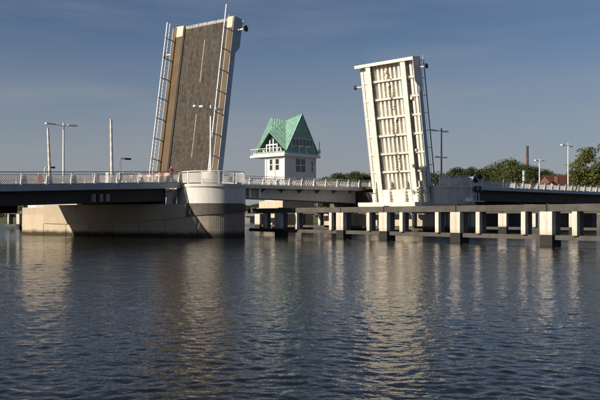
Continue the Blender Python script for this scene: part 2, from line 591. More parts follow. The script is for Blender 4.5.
def straight_rail(parent, org, a0, a1, p, zf, outward, loz, spacing=2.4, railmat='grey_rail'):
    """railing along the bridge axis; outward -1 faces the viewer; local coordinates are bridge coordinates minus org"""
    n = max(1, int(round((a1 - a0) / spacing)))
    sp_ = (a1 - a0) / n
    rail = None
    for dz, wd, off in ((1.15, 0.09, 0.23), (0.98, 0.03, 0.2), (0.06, 0.03, 0.12)):
        top = MB().bar((a0, p + outward * off, zf(a0) + dz), (a1, p + outward * off, zf(a1) + dz), wd, wd * 0.8)
        if rail is None: rail = top.build('railing', railmat, parent, org)
        else: top.build('lower_rail', railmat, rail, org)
    o = Vector(org)
    slope = math.atan2(zf(a1) - zf(a0), a1 - a0)
    rz = 0 if outward < 0 else math.pi
    for k in range(n + 1):
        x = a0 + k * sp_
        inst('post', FIN, rail, Vector((x, p, zf(x))) - o, (0, 0, rz))
    for k in range(n):
        x = a0 + k * sp_
        loc = Vector((x + 0.07, p + outward * 0.16, zf(x) + 0.1)) - o
        inst('infill_panel', loz, rail, loc, (R(10) * (-outward) * -1 if False else R(9) * (1 if outward < 0 else -1), -slope, 0), ((sp_ - 0.14) / 2.26, 1, 1))
    return rail

# ------------------------------------------------------------------ left approach bridge
ZL = lambda a: 5.62 + 0.0387 * a
def left_approach():
    org = (-30, 6, 0)
    t = bthing('approach_bridge', 'long low approach bridge with shaded blue-grey edge beam reaching in from the left edge', 'bridge', *org)
    b = MB()
    a0, a1 = -62, -1.6
    b.quadbox([(a0, -1.0, ZL(a0) - 0.35), (a1, -1.0, ZL(a1) - 0.35), (a1, 14.6, ZL(a1) - 0.35), (a0, 14.6, ZL(a0) - 0.35),
               (a0, -1.0, ZL(a0) - 0.03), (a1, -1.0, ZL(a1) - 0.03), (a1, 14.6, ZL(a1) - 0.03), (a0, 14.6, ZL(a0) - 0.03)])
    b.build('deck', 'asphalt', t, org)
    for pa, pb in ((-1.3, -1.0), (14.6, 14.9)):
        b = MB()
        e1 = -5.8 if pa < 0 else -1.6
        b.quadbox([(a0, pa, ZL(a0) - 0.5), (e1, pa, ZL(e1) - 0.5), (e1, pb, ZL(e1) - 0.5), (a0, pb, ZL(a0) - 0.5),
                   (a0, pa - 0.04, ZL(a0) + 0.03), (e1, pa - 0.04, ZL(e1) + 0.03), (e1, pb, ZL(e1) + 0.03), (a0, pb, ZL(a0) + 0.03)])
        b.build('edge_beam', 'fascia', t, org)
    for pa, pb in ((0.1, 0.6), (4.6, 5.1), (8.8, 9.3), (13.0, 13.5)):
        b = MB()
        zt, zb = -0.37, -1.75
        b.quadbox([(a0, pa, ZL(a0) + zb), (-6.8, pa, ZL(-6.8) + zb), (-6.8, pb, ZL(-6.8) + zb), (a0, pb, ZL(a0) + zb),
                   (a0, pa, ZL(a0) + zt), (-6.8, pa, ZL(-6.8) + zt), (-6.8, pb, ZL(-6.8) + zt), (a0, pb, ZL(a0) + zt)])
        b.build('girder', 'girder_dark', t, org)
    b = MB()
    b.quadbox([(a0, 13.0, 2.4), (-16.0, 13.0, 2.4), (-16.0, 13.5, 2.4), (a0, 13.5, 2.4), (a0, 13.0, ZL(a0) - 1.76), (-16.0, 13.0, ZL(-16.0) - 1.76), (-16.0, 13.5, ZL(-16.0) - 1.76), (a0, 13.5, ZL(a0) - 1.76)])
    b.build('lower_girder', 'girder_dark', t, org)
    for k in range(12):
        a = -60 + k * 4.6
        MB().box(a, a + 0.35, 0.6, 13.0, ZL(a) - 1.6, ZL(a) - 0.4).build('cross_beam', 'girder_dark', t, org)
    # kerbed walkway strips
    for pa, pb in ((-1.0, 1.3), (12.2, 14.6)):
        b = MB()
        b.quadbox([(a0, pa, ZL(a0) - 0.02), (a1, pa, ZL(a1) - 0.02), (a1, pb, ZL(a1) - 0.02), (a0, pb, ZL(a0) - 0.02),
                   (a0, pa, ZL(a0) + 0.1), (a1, pa, ZL(a1) + 0.1), (a1, pb, ZL(a1) + 0.1), (a0, pb, ZL(a0) + 0.1)])
        b.build('walkway', 'walkway', t, org)
    straight_rail(t, org, -53.8, -5.8, -0.95, ZL, -1, LOZ_FINE)
    straight_rail(t, org, -49, -6, 14.5, ZL, 1, LOZ_FINE)
    for pg in (1.7, 11.9):                       # crash barriers along the carriageway
        g = MB()
        for dz in (0.45, 0.62, 0.78):
            g.bar((-52, pg, ZL(-52) + dz), (-9, pg, ZL(-9) + dz), 0.06, 0.13)
        go = g.build('guard_rail', 'white_rail', t, org)
        pm = MB().box(-0.06, 0.06, 0.05, 0.17, 0, 0.85).mesh('post', M['white_rail'])
        for k in range(19):
            a = -51.5 + k * 2.3
            inst('post', pm, go, Vector((a, pg, ZL(a) - 0.02)) - Vector(org))
    # pipes and cable tray hung below the edge by the pier
    b = MB()
    for x in (-15.2, -14.4, -13.7):
        b.box(x, x + 0.35, -0.35, 0.05, ZL(x) - 1.6, ZL(x) - 0.9)
    b.build('service_box', 'girder_grey', t, org)
left_approach()

# ------------------------------------------------------------------ piers
def arc(cx, cy, r, a0, a1, n):
    return [(cx + r * math.cos(a0 + (a1 - a0) * k / n), cy + r * math.sin(a0 + (a1 - a0) * k / n)) for k in range(n + 1)]

def drum_railing(t, org, cx, cy, r, z, a0, a1, n, dark=()):
    """curved platform railing, posts and lattice panels between angles a0..a1 (bridge frame)"""
    def pt(an, rr, zz):
        return (cx + rr * math.cos(an), cy + rr * math.sin(an), zz)
    m = n * 4
    rail = None
    for dz, th_ in ((1.22, 0.045), (0.12, 0.022), (1.05, 0.016)):
        top = MB().tube([pt(a0 + (a1 - a0) * k / m, r, z + dz) for k in range(m + 1)], th_, 8)
        if rail is None: rail = top.build('platform_railing', 'white_rail', t, org, smooth=True)
        else: top.build('lower_rail', 'white_rail', rail, org)
    for k in range(n + 1):
        an = a0 + (a1 - a0) * k / n
        b = MB().bar(pt(an, r, z - 0.01), pt(an, r + 0.02, z + 1.2), 0.11, 0.07, up=(math.cos(an), math.sin(an), 0))
        b.build('post', 'white_rail', rail, org)
    for k in range(n):
        b = MB()
        e0, e1 = a0 + (a1 - a0) * (k + 0.06) / n, a0 + (a1 - a0) * (k + 0.94) / n
        step = 0.05 if k in dark else 0.11
        cnt = max(3, int(abs(e1 - e0) * r / step))
        run = max(1, int(0.45 / step))
        for j in range(-run, cnt + 1):
            for s in (0, 1):
                j0, j1 = (j, j + run) if s == 0 else (j + run, j)
                f0, f1 = j0 / cnt, j1 / cnt
                z0, z1 = z + 0.16, z + 1.02
                lo, hi = f0, f1
                def clip(fa, za, fb, zb):
                    if fa < 0: za, fa = za + (0 - fa) / (fb - fa) * (zb - za), 0
                    elif fa > 1: za, fa = za + (1 - fa) / (fb - fa) * (zb - za), 1
                    return fa, za
                fa, za = clip(f0, z0, f1, z1)
                fb, zb = clip(f1, z1, f0, z0)
                if abs(fa - fb) * cnt < 0.6: continue
                aa, ab = e0 + (e1 - e0) * fa, e0 + (e1 - e0) * fb
                b.bar(pt(aa, r - 0.01 * s, za), pt(ab, r - 0.01 * s, zb), 0.03, 0.03)
        b.build('infill_panel', 'black' if k in dark else 'white_rail', rail, org)
    return rail

def offset_outline(poly, d):
    n = len(poly)
    res = []
    for k in range(n):
        p0, p1, p2 = Vector(poly[k - 1]), Vector(poly[k]), Vector(poly[(k + 1) % n])
        e1, e2 = (p1 - p0).normalized(), (p2 - p1).normalized()
        nn = Vector((e1.y, -e1.x)) + Vector((e2.y, -e2.x))
        nn.normalize()
        c = max(0.5, nn.dot(Vector((e1.y, -e1.x))))
        res.append(tuple(p1 + nn * d / c))
    return res

def left_pier():
    cx, cy, r = -2.95, -3.0, 3.32
    org = (-3, 5, 0)
    t = bthing('bridge_pier', 'big concrete pier with white half-round drum carrying the dark raised roadway', 'bridge pier', *org)
    flank_n = Vector((-20.6, -7.0)).normalized()     # normal of the flank seen from the left
    an0 = math.atan2(flank_n.y, flank_n.x) + 2 * math.pi
    nose = arc(cx, cy, r, an0, 2 * math.pi + R(0), 46)
    far_l, far_r = (-12.3, 19.7), (3.2, 19.7)
    s0 = Vector(nose[0])
    e = Vector(far_l) - s0
    u = e.normalized()
    st = s0 + e * 0.855
    nn = Vector((u.y, -u.x)) * -1
    if nn.dot(flank_n) < 0: nn = -nn
    flank = [s0 + e * k / 22 for k in range(1, 19)]
    # lower body: fluted nose
    fl = []
    mid = arc(cx, cy, r - 0.12, an0, 2 * math.pi, 92)
    for k, p in enumerate(mid):
        d = 0.004 if k % 2 else -0.004
        v = (Vector(p) - Vector((cx, cy))).normalized()
        fl.append((p[0] + v.x * d, p[1] + v.y * d))
    hid = s0 - nn * 0.75
    body = fl + [(3.0, 1.0), (3.2, 19.6), (-11.3, 19.6), (hid.x, hid.y)]
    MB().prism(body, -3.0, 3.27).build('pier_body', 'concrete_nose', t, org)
    # upper cap: stands proud, its lower edge sags along the flank
    out_pts = [tuple(p) for p in reversed(nose)] + [tuple(p) for p in flank] + [tuple(st)]
    tot = len(flank)
    zs = []
    for k in range(len(nose)):
        f = k / (len(nose) - 1)              # 0 at the channel side, 1 at the flank
        zs.append(2.55 - 0.42 * f ** 2)
    for k in range(tot + 1):
        f = (k + 1) / (tot + 1)
        zs.append(2.13 - 0.95 * math.sin(min(1, f * 1.35) * math.pi / 2) + 0.12 * max(0, f - 0.7) / 0.3)
    b = MB()
    def band(pts, z_low, z_top, th):
        i = len(b.v)
        n = len(pts)
        inn = []
        for k, p in enumerate(pts):
            p0, p1 = Vector(pts[max(0, k - 1)]), Vector(pts[min(n - 1, k + 1)])
            d = (p1 - p0).normalized()
            nv = Vector((-d.y, d.x))
            if nv.dot(Vector(p) - Vector((0, 8))) > 0: nv = -nv
            inn.append(Vector(p) + nv * th)
        for k in range(n):
            b.v += [(pts[k][0], pts[k][1], z_low[k]), (pts[k][0], pts[k][1], z_top), (inn[k].x, inn[k].y, z_top), (inn[k].x, inn[k].y, z_low[k])]
        for k in range(n - 1):
            p, q_ = i + 4 * k, i + 4 * (k + 1)
            for c in range(4):
                d = (c + 1) % 4
                b.f.append((p + c, p + d, q_ + d, q_ + c))
        b.f.append((i, i + 3, i + 2, i + 1))
        e_ = i + 4 * (n - 1)
        b.f.append((e_, e_ + 1, e_ + 2, e_ + 3))
    cut = len(nose) + 1
    band(out_pts[:cut], zs[:cut], 3.3, 0.5)
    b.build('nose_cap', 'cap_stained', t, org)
    b = MB()
    band(out_pts[cut - 1:], zs[cut - 1:], 3.3, 0.5)
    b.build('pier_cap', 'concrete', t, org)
    # recessed end panels of the flank (lit end), upper one stepped back
    g0 = Vector(st) + nn * -0.22
    g1 = Vector(far_l) + nn * -0.22
    b = MB()
    band([tuple(g0), tuple(g0.lerp(g1, 0.5)), tuple(g1), (g1.x + 3.0, g1.y + 0.02)], [1.32, 1.5, 1.75, 1.8], 3.05, 0.4)
    b.build('pier_end_panel', 'concrete', t, org)
    # lower skirt panels along the flank with open joints between them
    for k in range(7):
        p0 = s0.lerp(Vector(far_l), 0.02 + k * 0.14 if k else -0.004)
        p1 = s0.lerp(Vector(far_l), 0.02 + (k + 1) * 0.14 - 0.003)
        b = MB()
        i0, i1 = p0 - nn * 0.13, p1 - nn * 0.13
        j0, j1 = p0 - nn * 0.6, p1 - nn * 0.6
        ztop = 2.2
        b.prism([(i0.x, i0.y), (j0.x, j0.y), (j1.x, j1.y), (i1.x, i1.y)][::-1], -3.0, ztop)
        b.build('skirt_panel', 'concrete', t, org)
    MB().prism([(-11.3, 18.0), (-8.2, 13.5), (2.5, 13.5), (2.5, 19.4), (-11.6, 19.4)], 3.05, 3.55).build('bearing_shelf', 'white_drum', t, org)
    # white drum, its coping and the platform
    dr = arc(cx, cy, r - 0.06, an0 - R(14), 2 * math.pi + R(40), 60)
    back = [(cx + 2.9, 0.4), (cx - 2.0, 0.4)]
    MB().prism(dr + back, 3.34, 4.98).build('drum', 'white_drum', t, org, smooth=True)
    dr2 = arc(cx, cy, r + 0.06, an0 - R(12), 2 * math.pi + R(40), 60)
    MB().prism(dr2 + [(cx + 3.0, 0.45), (cx - 2.1, 0.45)], 4.98, 5.28).build('drum_coping', 'white_drum', t, org, smooth=True)
    # side walls beneath the leaf pit
    MB().box(-6.6, -6.1, 0.8, 13.2, 3.32, 5.0).build('pit_wall', 'girder_dark', t, org)  # dark colour puts the under-deck shade into this wall
    MB().box(-6.0, 0.8, 12.2, 14.4, 3.56, 5.2).build('pit_wall', 'white_drum', t, org)
    drum_railing(t, org, cx, cy, r - 0.12, 5.28, an0 - R(48), 2 * math.pi + R(32), 8, dark=(6,))
    # mast plinth
    b = MB()
    b.tube([(cx - 0.75, cy - 0.55, 5.29), (cx - 0.75, cy - 0.55, 6.42), (cx - 0.75, cy - 0.55, 6.5)], [0.9, 0.9, 0.84], 28)
    b.build('mast_plinth', 'white_drum', t, org, smooth=True)
left_pier()

def right_pier():
    cx, cy, r = 38.75, -3.2, 3.02
    org = (38, 6, 0)
    t = bthing('bridge_pier', 'shaded concrete pier with blue-white drum beside the white leaf underside', 'bridge pier', *org)
    nose = arc(cx, cy, r, math.pi, 2 * math.pi, 40)
    MB().prism(nose + [(42.0, 17.0), (34.6, 17.0), (34.6, 0)], -3.0, 3.3).build('pier_body', 'concrete', t, org)
    MB().prism(arc(cx, cy, r + 0.15, math.pi, 2 * math.pi, 40) + [(42.6, 1), (35.3, 1)], 3.32, 3.75).build('pier_ledge', 'concrete', t, org)
    MB().box(33.6, 36.2, -1.9, 9.4, 3.4, 4.0).build('leaf_ledge', 'cream', t, org, bevel=0.03)
    MB().prism(arc(cx, cy, r - 0.08, math.pi, 2 * math.pi, 48) + [(cx + 3.1, 2.0), (cx - 1.6, 2.0)], 3.76, 5.9).build('drum', 'white_drum', t, org, smooth=True)
    MB().prism(arc(cx, cy, r + 0.05, math.pi, 2 * math.pi, 48) + [(cx + 3.2, 1.9), (cx - 1.5, 1.9)], 5.9, 6.2).build('drum_coping', 'white_drum', t, org, smooth=True)
    drum_railing(t, org, cx, cy, r - 0.12, 6.2, R(178), R(372), 7, dark=())
    b = MB()                       # solid curved wind screen inside the railing
    for k in range(14):
        e0, e1 = R(228 + k * 7), R(228 + (k + 1) * 7)
        rr = r - 0.42
        b.bar((cx + rr * math.cos(e0), cy + rr * math.sin(e0), 6.75), (cx + rr * math.cos(e1), cy + rr * math.sin(e1), 6.75), 0.05, 1.1)
    b.build('wind_screen', 'white_drum', t, org)
    b = MB()
    b.box(37.5, 42.0, 3.0, 14.2, 3.32, 5.6)
    b.build('pit_wall', 'girder_dark', t, org)
right_pier()

# ------------------------------------------------------------------ raised leaves
def leaf_deck(name, label, hinge, sgn, wd, ln, theta, yaw=0.0, near_v=True):
    """sgn +1: leaf opens towards +a (left bank), -1: towards -a. u along leaf, v across, w up from the road"""
    A3, P3, Z3 = Vector((Q, Q, 0)), Vector((-Q, Q, 0)), Vector((0, 0, 1))
    rz_ = Matrix.Rotation(yaw, 3, 'Z')
    A3, P3 = rz_ @ A3, rz_ @ P3
    ua, va = (A3, P3) if sgn > 0 else (-A3, -P3)
    ud = ua * math.cos(theta) + Z3 * math.sin(theta)
    wdv = -ua * math.sin(theta) + Z3 * math.cos(theta)
    mat = Matrix((ud, va, wdv)).transposed()
    t = thing(name, label, 'bridge leaf', hinge)
    t.rotation_euler = mat.to_euler()
    nv = (lambda v: v) if sgn > 0 else (lambda v: wd - v)     # v counted from the side nearer the viewer
    def vb(b, u0, u1, v0, v1, w0, w1):
        a_, c_ = sorted((nv(v0), nv(v1)))
        return b.box(u0, u1, a_, c_, w0, w1)
    # deck plate, road, walkways
    vb(MB(), 0, ln, 0.05, wd - 0.05, -0.16, -0.03).build('deck_plate', 'white_steel', t)
    vb(MB(), 0, ln - 0.35, 0.97, wd - 2.0, -0.03, 0.03).build('roadway', 'asphalt_leaf', t)
    jt = MB()
    n = 26
    for k in range(n):                                        # finger joint along the tip
        v0 = 0.97 + (wd - 2.97) * k / n
        v1 = 0.97 + (wd - 2.97) * (k + 0.8) / n
        vb(jt, ln - 0.35, ln + (0.03 if k % 2 else 0.0), v0, v1, -0.03, 0.034)
    jt.build('finger_joint', 'joint_steel', t)
    vb(MB(), ln - 0.06, ln + 0.01, 0.97, wd - 2.0, -0.2, -0.03).build('end_plate', 'black', t)
    vb(MB(), 0, ln - 1.2, 0.1, 0.9, -0.03, 0.16).build('walkway', 'walkway', t)
    vb(MB(), 0, ln - 1.2, wd - 1.85, wd - 0.62, -0.03, 0.2).build('walkway', 'walkway', t)
    vb(MB(), ln - 1.2, ln + 0.05, 0.1, 0.9, -0.03, 0.21).build('walkway_cover', 'tip_cover', t)
    vb(MB(), ln - 1.2, ln + 0.05, wd - 1.85, wd - 0.62, -0.03, 0.24).build('walkway_cover', 'tip_cover', t)
    vb(MB(), 0, ln, wd - 0.5, wd - 0.06, -0.03, 0.12).build('service_strip', 'walkway', t)
    vb(MB(), 0, ln - 0.2, wd - 1.99, wd - 1.86, -0.03, 0.14).build('kerb_shadow', 'black', t)  # black strips paint the shadow line beside the walkways
    vb(MB(), 0, ln - 0.2, 0.91, 0.96, -0.03, 0.12).build('kerb_shadow', 'black', t)
    for k in range(3):                                        # centre line dashes
        u1 = ln - 2.0 - k * 8.6
        u0 = max(0.3, u1 - 4.9)
        if u1 > 1: vb(MB(), u0, u1, 0.97 + (wd - 2.97) / 2 - 0.06, 0.97 + (wd - 2.97) / 2 + 0.06, 0.03, 0.034).build('lane_dash', 'road_paint', t)
    # side fascias
    vb(MB(), 0, ln, -0.02, 0.05, -0.62, 0.14).build('side_fascia', 'fascia', t)
    vb(MB(), 0, ln, wd - 0.05, wd + 0.02, -0.62, 0.14).build('side_fascia', 'fascia' if sgn > 0 else 'white_steel', t)
    # deep plate at the tip with a curved lower edge, on both sides
    for v in (-0.09,):
        DP = 1.15 if sgn > 0 else 1.45
        prof = [(ln + 0.05, 0.2), (ln + 0.05, -DP)]
        prof += [(ln - 0.6 - 3.3 * f, -DP + (0.0 if f < 0.72 else (DP - 0.55) * ((f - 0.72) / 0.28) ** 1.6)) for f in [k / 16 for k in range(17)]]
        prof += [(ln - 4.6, -0.45), (ln - 4.6, 0.2)]
        b = MB()
        a_, c_ = sorted((nv(v), nv(v + 0.06)))
        nP = len(prof)
        b.v = [(x, a_, w) for x, w in prof] + [(x, c_, w) for x, w in prof]
        b.f = [tuple(range(nP)), tuple(reversed(range(nP, 2 * nP)))] + [(k, nP + k, nP + (k + 1) % nP, (k + 1) % nP) for k in range(nP)]
        b.build('tip_plate', 'fascia' if sgn > 0 else 'white_steel', t)  # left plate is tinted with the shade of its side face
    # underside: main girders, cross beams, trough ribs
    gpos = (1.3, wd - 2.45)
    for g in gpos:
        gb = MB()
        vb(gb, -2.0, ln - 0.1, g + 0.5, g + 0.56, -1.22, -0.17)
        go = gb.build('main_girder', 'white_steel', t)
        fb = MB()
        vb(fb, -2.0, ln - 0.05, g + 0.12, g + 0.94, -1.28, -1.22)
        fb.build('flange', 'white_steel', go)
        st = MB()
        for k in range(8):
            u = 0.6 + k * 2.25
            vb(st, u, u + 0.03, g + 0.16, g + 0.9, -1.22, -0.5)
        st.build('stiffener', 'white_steel', go)
    spacing = 2.52
    for g in gpos:
        gm = MB()
        for k in range(7):
            u = ln - 2.55 - k * spacing
            if u < 0.2: break
            for sd in (g + 0.02, g + 0.98):
                vb(gm, u - 0.28, u + 0.31, min(sd, sd + 0.06), max(sd, sd + 0.06), -0.93, -0.75)
        gm.build('gusset', 'white_steel', t)['kind'] = 'stuff'
    for k in range(8):
        u = ln - 2.55 - k * spacing
        if u < 0.2: break
        b = MB()
        def tap(va, vc, da, dc, u0, u1, th_):
            # plate strip across the leaf whose lower edge runs from depth da to dc
            A_, C_ = (nv(va), da), (nv(vc), dc)
            if A_[0] > C_[0]: A_, C_ = C_, A_
            up_ = (-0.17, -0.17) if th_ is None else (A_[1] + th_, C_[1] + th_)
            b.quadbox([(u0, A_[0], A_[1]), (u1, A_[0], A_[1]), (u1, C_[0], C_[1]), (u0, C_[0], C_[1]),
                       (u0, A_[0], up_[0]), (u1, A_[0], up_[0]), (u1, C_[0], up_[1]), (u0, C_[0], up_[1])])
        for v0, v1, d0, d1 in ((0.06, gpos[0] + 0.5, 0.62, 0.86), (gpos[0] + 0.56, gpos[1] + 0.5, 0.86, 0.86), (gpos[1] + 0.56, wd - 0.06, 0.86, 0.62)):
            tap(v0, v1, -d0, -d1, u, u + 0.03, None)
            tap(v0, v1, -d0 - 0.05, -d1 - 0.05, u - 0.11, u + 0.14, 0.05)
        b.build('cross_beam', 'white_steel', t)
    b = MB()
    vb(b, ln - 0.16, ln - 0.1, 0.06, wd - 0.06, -1.3, -0.17)
    vb(b, ln - 0.36, ln + 0.06, -0.02, wd + 0.35, -1.42, -1.3)
    b.build('end_beam', 'white_steel', t)
    def rib(v):
        r_ = MB()
        c = nv(v)
        r_.quadbox([(-0.6, c - 0.17, -0.66), (ln - 0.2, c - 0.17, -0.66), (ln - 0.2, c + 0.17, -0.66), (-0.6, c + 0.17, -0.66),
                    (-0.6, c - 0.25, -0.165), (ln - 0.2, c - 0.25, -0.165), (ln - 0.2, c + 0.25, -0.165), (-0.6, c + 0.25, -0.165)])
        r_.build('rib', 'white_steel', t)
    vs = [0.42, 1.0]
    m0, m1 = gpos[0] + 1.0, gpos[1] + 0.05
    vs += [m0 + (m1 - m0) * k / 7 for k in range(8)]
    vs += [gpos[1] + 1.05, gpos[1] + 1.65, gpos[1] + 2.15]
    for v in vs: rib(v)
    # inspection ladder, cable and boxes on the underside
    if sgn < 0:
        b = MB()
        vm = (gpos[0] + gpos[1]) / 2 + 0.55
        for k in range(38):
            u = 2.2 + k * 0.36
            wob = 0.14 * math.sin(k * 1.3) + 0.08 * math.sin(k * 0.5)
            if (k // 4) % 3 != 2:
                vb(b, u, u + 0.16, vm - 0.6 + wob, vm - 0.36 + wob, -1.2, -1.12)
        vb(b, 1.5, ln - 3.2, vm - 0.5, vm - 0.46, -1.14, -1.1)
        b.build('service_cable', 'walkway', t)
        for u, v in ((ln - 1.5, 4.9), (ln - 2.3, 4.9), (ln - 3.4, 4.7), (ln - 5.5, 1.0), (5.0, 1.1), (9.5, 3.9)):
            vb(MB(), u, u + 0.34, v, v + 0.4, -0.98, -0.55).build('service_box', 'white_steel', t)
        # gear racks and bearing brackets at the root
        for g in (gpos[0] - 0.5, gpos[1] + 1.1, gpos[1] - 1.5, gpos[0] + 1.8):
            b = MB()
            for k in range(5):
                vb(b, -1.7 + k * 0.42, -1.5 + k * 0.42, g, g + 0.42, -1.9 + 0.1 * k, -0.7)
            vb(b, -2.0, 1.0, g + 0.12, g + 0.3, -1.2, -0.6)
            b.build('bearing_bracket', 'white_steel', t)
        vb(MB(), -1.95, -0.7, 0.1, wd - 0.1, -0.95, -0.2).build('root_plate', 'white_steel', t)
        vb(MB(), -1.9, -0.1, gpos[0] + 1.0, gpos[1] + 0.05, -1.3, -1.0).build('counterweight_plate', 'white_steel', t)
    # railings: near and far side
    for v, mats in ((0.2, ('white_rail', 'grey_rail')), (wd - 0.25, ('white_rail', 'grey_rail'))):
        far = v > 1
        b = MB()
        c = nv(v)
        h = 1.3
        b.bar((-0.4, c, h), (ln + (1.0 if not far and sgn > 0 else 0.3), c, h), 0.11, 0.11)
        if far:
            b.bar((-0.4, c, h - 0.42), (ln + 0.3, c, h - 0.42), 0.07, 0.07)
            for k in range(40):
                u = -0.2 + k * 0.46
                if u < ln: b.bar((u, c, h - 0.42), (u + 0.23, c, h), 0.045, 0.045)
        else:
            b.bar((0, c, 0.75), (ln, c, 0.75), 0.035, 0.035)
        if sgn < 0:
            mats = ('pole_shade_blue', 'pole_shade_blue')
        ro = b.build('leaf_railing', mats[0], t)
        pm = MB().box(-0.04, 0.04, -0.05, 0.05, 0, h).mesh('post', M[mats[1]])
        for k in range(8):
            inst('post', pm, ro, (0.6 + k * 2.35, c, 0.1))
    # signal lamp brackets at the tip
    for v, d, u in ((0.0, -1, ln - 1.4), (wd, 1, ln - 2.9)):
        b = MB()
        c0, c1 = nv(v + d * 0.03), nv(v + d * 1.15)
        b.bar((u, c0, -0.4), (u, c1, -0.4), 0.13, 0.13)
        br = b.build('signal_bracket', 'white_steel', t)
        b = MB()
        e = 1 if c1 > c0 else -1
        b.tube([(u, c1 - 0.05 * e, -0.4), (u, c1 + 0.1 * e, -0.4), (u, c1 + 0.28 * e, -0.4), (u, c1 + 0.3 * e, -0.4)], [0.12, 0.2, 0.36, 0.33], 16)
        b.build('signal_lamp', 'mossbrick', br, smooth=True)
    return t
leaf_deck('bascule_leaf', 'raised left bridge leaf showing its dark worn road surface', W(0, 0, 5.45), 1, 9.6, 18.6, R(81.2), R(7))
leaf_deck('bascule_leaf', 'raised right bridge leaf showing its white ribbed underside', W(35.9, -1.65, 6.05), -1, 9.8, 17.5, R(81.0))
# the right leaf's origin is at its far side: shift so that its near edge sits at p = -1.65
bpy.data.objects['bascule_leaf.001'].location = W(35.9, -1.65 + 9.8, 6.05)

# ------------------------------------------------------------------ middle span (behind) and right approach
ZM = lambda a: 6.02 + 0.0065 * a
def middle_span():
    org = (14, 16, 0)
    t = bthing('footbridge', 'light grey girder footbridge seen between the two raised leaves', 'bridge', *org)
    a0, a1 = -4.0, 46.0
    def sl(b, p0, p1, z0, z1):
        return b.quadbox([(a0, p0, ZM(a0) + z0), (a1, p0, ZM(a1) + z0), (a1, p1, ZM(a1) + z0), (a0, p1, ZM(a0) + z0),
                          (a0, p0, ZM(a0) + z1), (a1, p0, ZM(a1) + z1), (a1, p1, ZM(a1) + z1), (a0, p1, ZM(a0) + z1)])
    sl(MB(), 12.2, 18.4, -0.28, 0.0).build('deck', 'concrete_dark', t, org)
    sl(MB(), 11.95, 12.2, -0.42, 0.04).build('edge_beam', 'white_drum', t, org)  # white paint stands in for light on the near edge
    sl(MB(), 18.4, 18.65, -0.42, 0.04).build('edge_beam', 'fascia', t, org)
    for p in (13.3, 16.8):                       # haunched plate girders
        b = MB()
        n = 24
        for k in range(n):
            x0, x1 = a0 + (a1 - a0) * k / n, a0 + (a1 - a0) * (k + 1) / n
            d0, d1 = 1.55 + 0.85 * (max(0, x0) / 40.0) ** 2, 1.55 + 0.85 * (max(0, x1) / 40.0) ** 2
            b.quadbox([(x0, p, ZM(x0) - d0), (x1, p, ZM(x1) - d1), (x1, p + 0.4, ZM(x1) - d1), (x0, p + 0.4, ZM(x0) - d0),
                       (x0, p, ZM(x0) - 0.29), (x1, p, ZM(x1) - 0.29), (x1, p + 0.4, ZM(x1) - 0.29), (x0, p + 0.4, ZM(x0) - 0.29)])
        b.build('girder', 'web_lit', t, org)
    for k in range(14):                          # cantilever brackets
        x = a0 + 1.5 + k * 3.5
        b = MB()
        b.v = [(x, 12.25, ZM(x) - 0.3), (x, 13.3, ZM(x) - 0.3), (x, 13.3, ZM(x) - 0.95), (x + 0.12, 12.25, ZM(x) - 0.3), (x + 0.12, 13.3, ZM(x) - 0.3), (x + 0.12, 13.3, ZM(x) - 0.95)]
        b.f = [(0, 1, 2), (3, 5, 4), (0, 3, 4, 1), (1, 4, 5, 2), (2, 5, 3, 0)]
        b.build('bracket', 'girder_grey', t, org)
    straight_rail(t, org, -3.8, 44.2, 12.3, ZM, -1, LOZ_WIDE, railmat='white_rail')
    straight_rail(t, org, -3.8, 44.2, 18.3, ZM, 1, LOZ_WIDE, railmat='white_rail')
    for a in (-2.6,):
        MB().box(a - 0.6, a + 0.6, 12.8, 17.8, 3.4, ZM(a) - 1.6).build('support', 'concrete_dark', t, org)
    for a in (37.5,):
        MB().box(a - 0.5, a + 0.5, 14.4, 18, 3.3, ZM(a) - 2.3).build('support', 'concrete_dark', t, org)
    MB().box(15.6, 16.0, 12.5, 12.9, ZM(15) - 1.7, ZM(15) - 0.43).build('drain_pipe', 'frame_white', t, org)
    MB().box(17.3, 17.7, 12.5, 12.9, ZM(17) - 1.6, ZM(17) - 0.43).build('drain_pipe', 'frame_white', t, org)
middle_span()

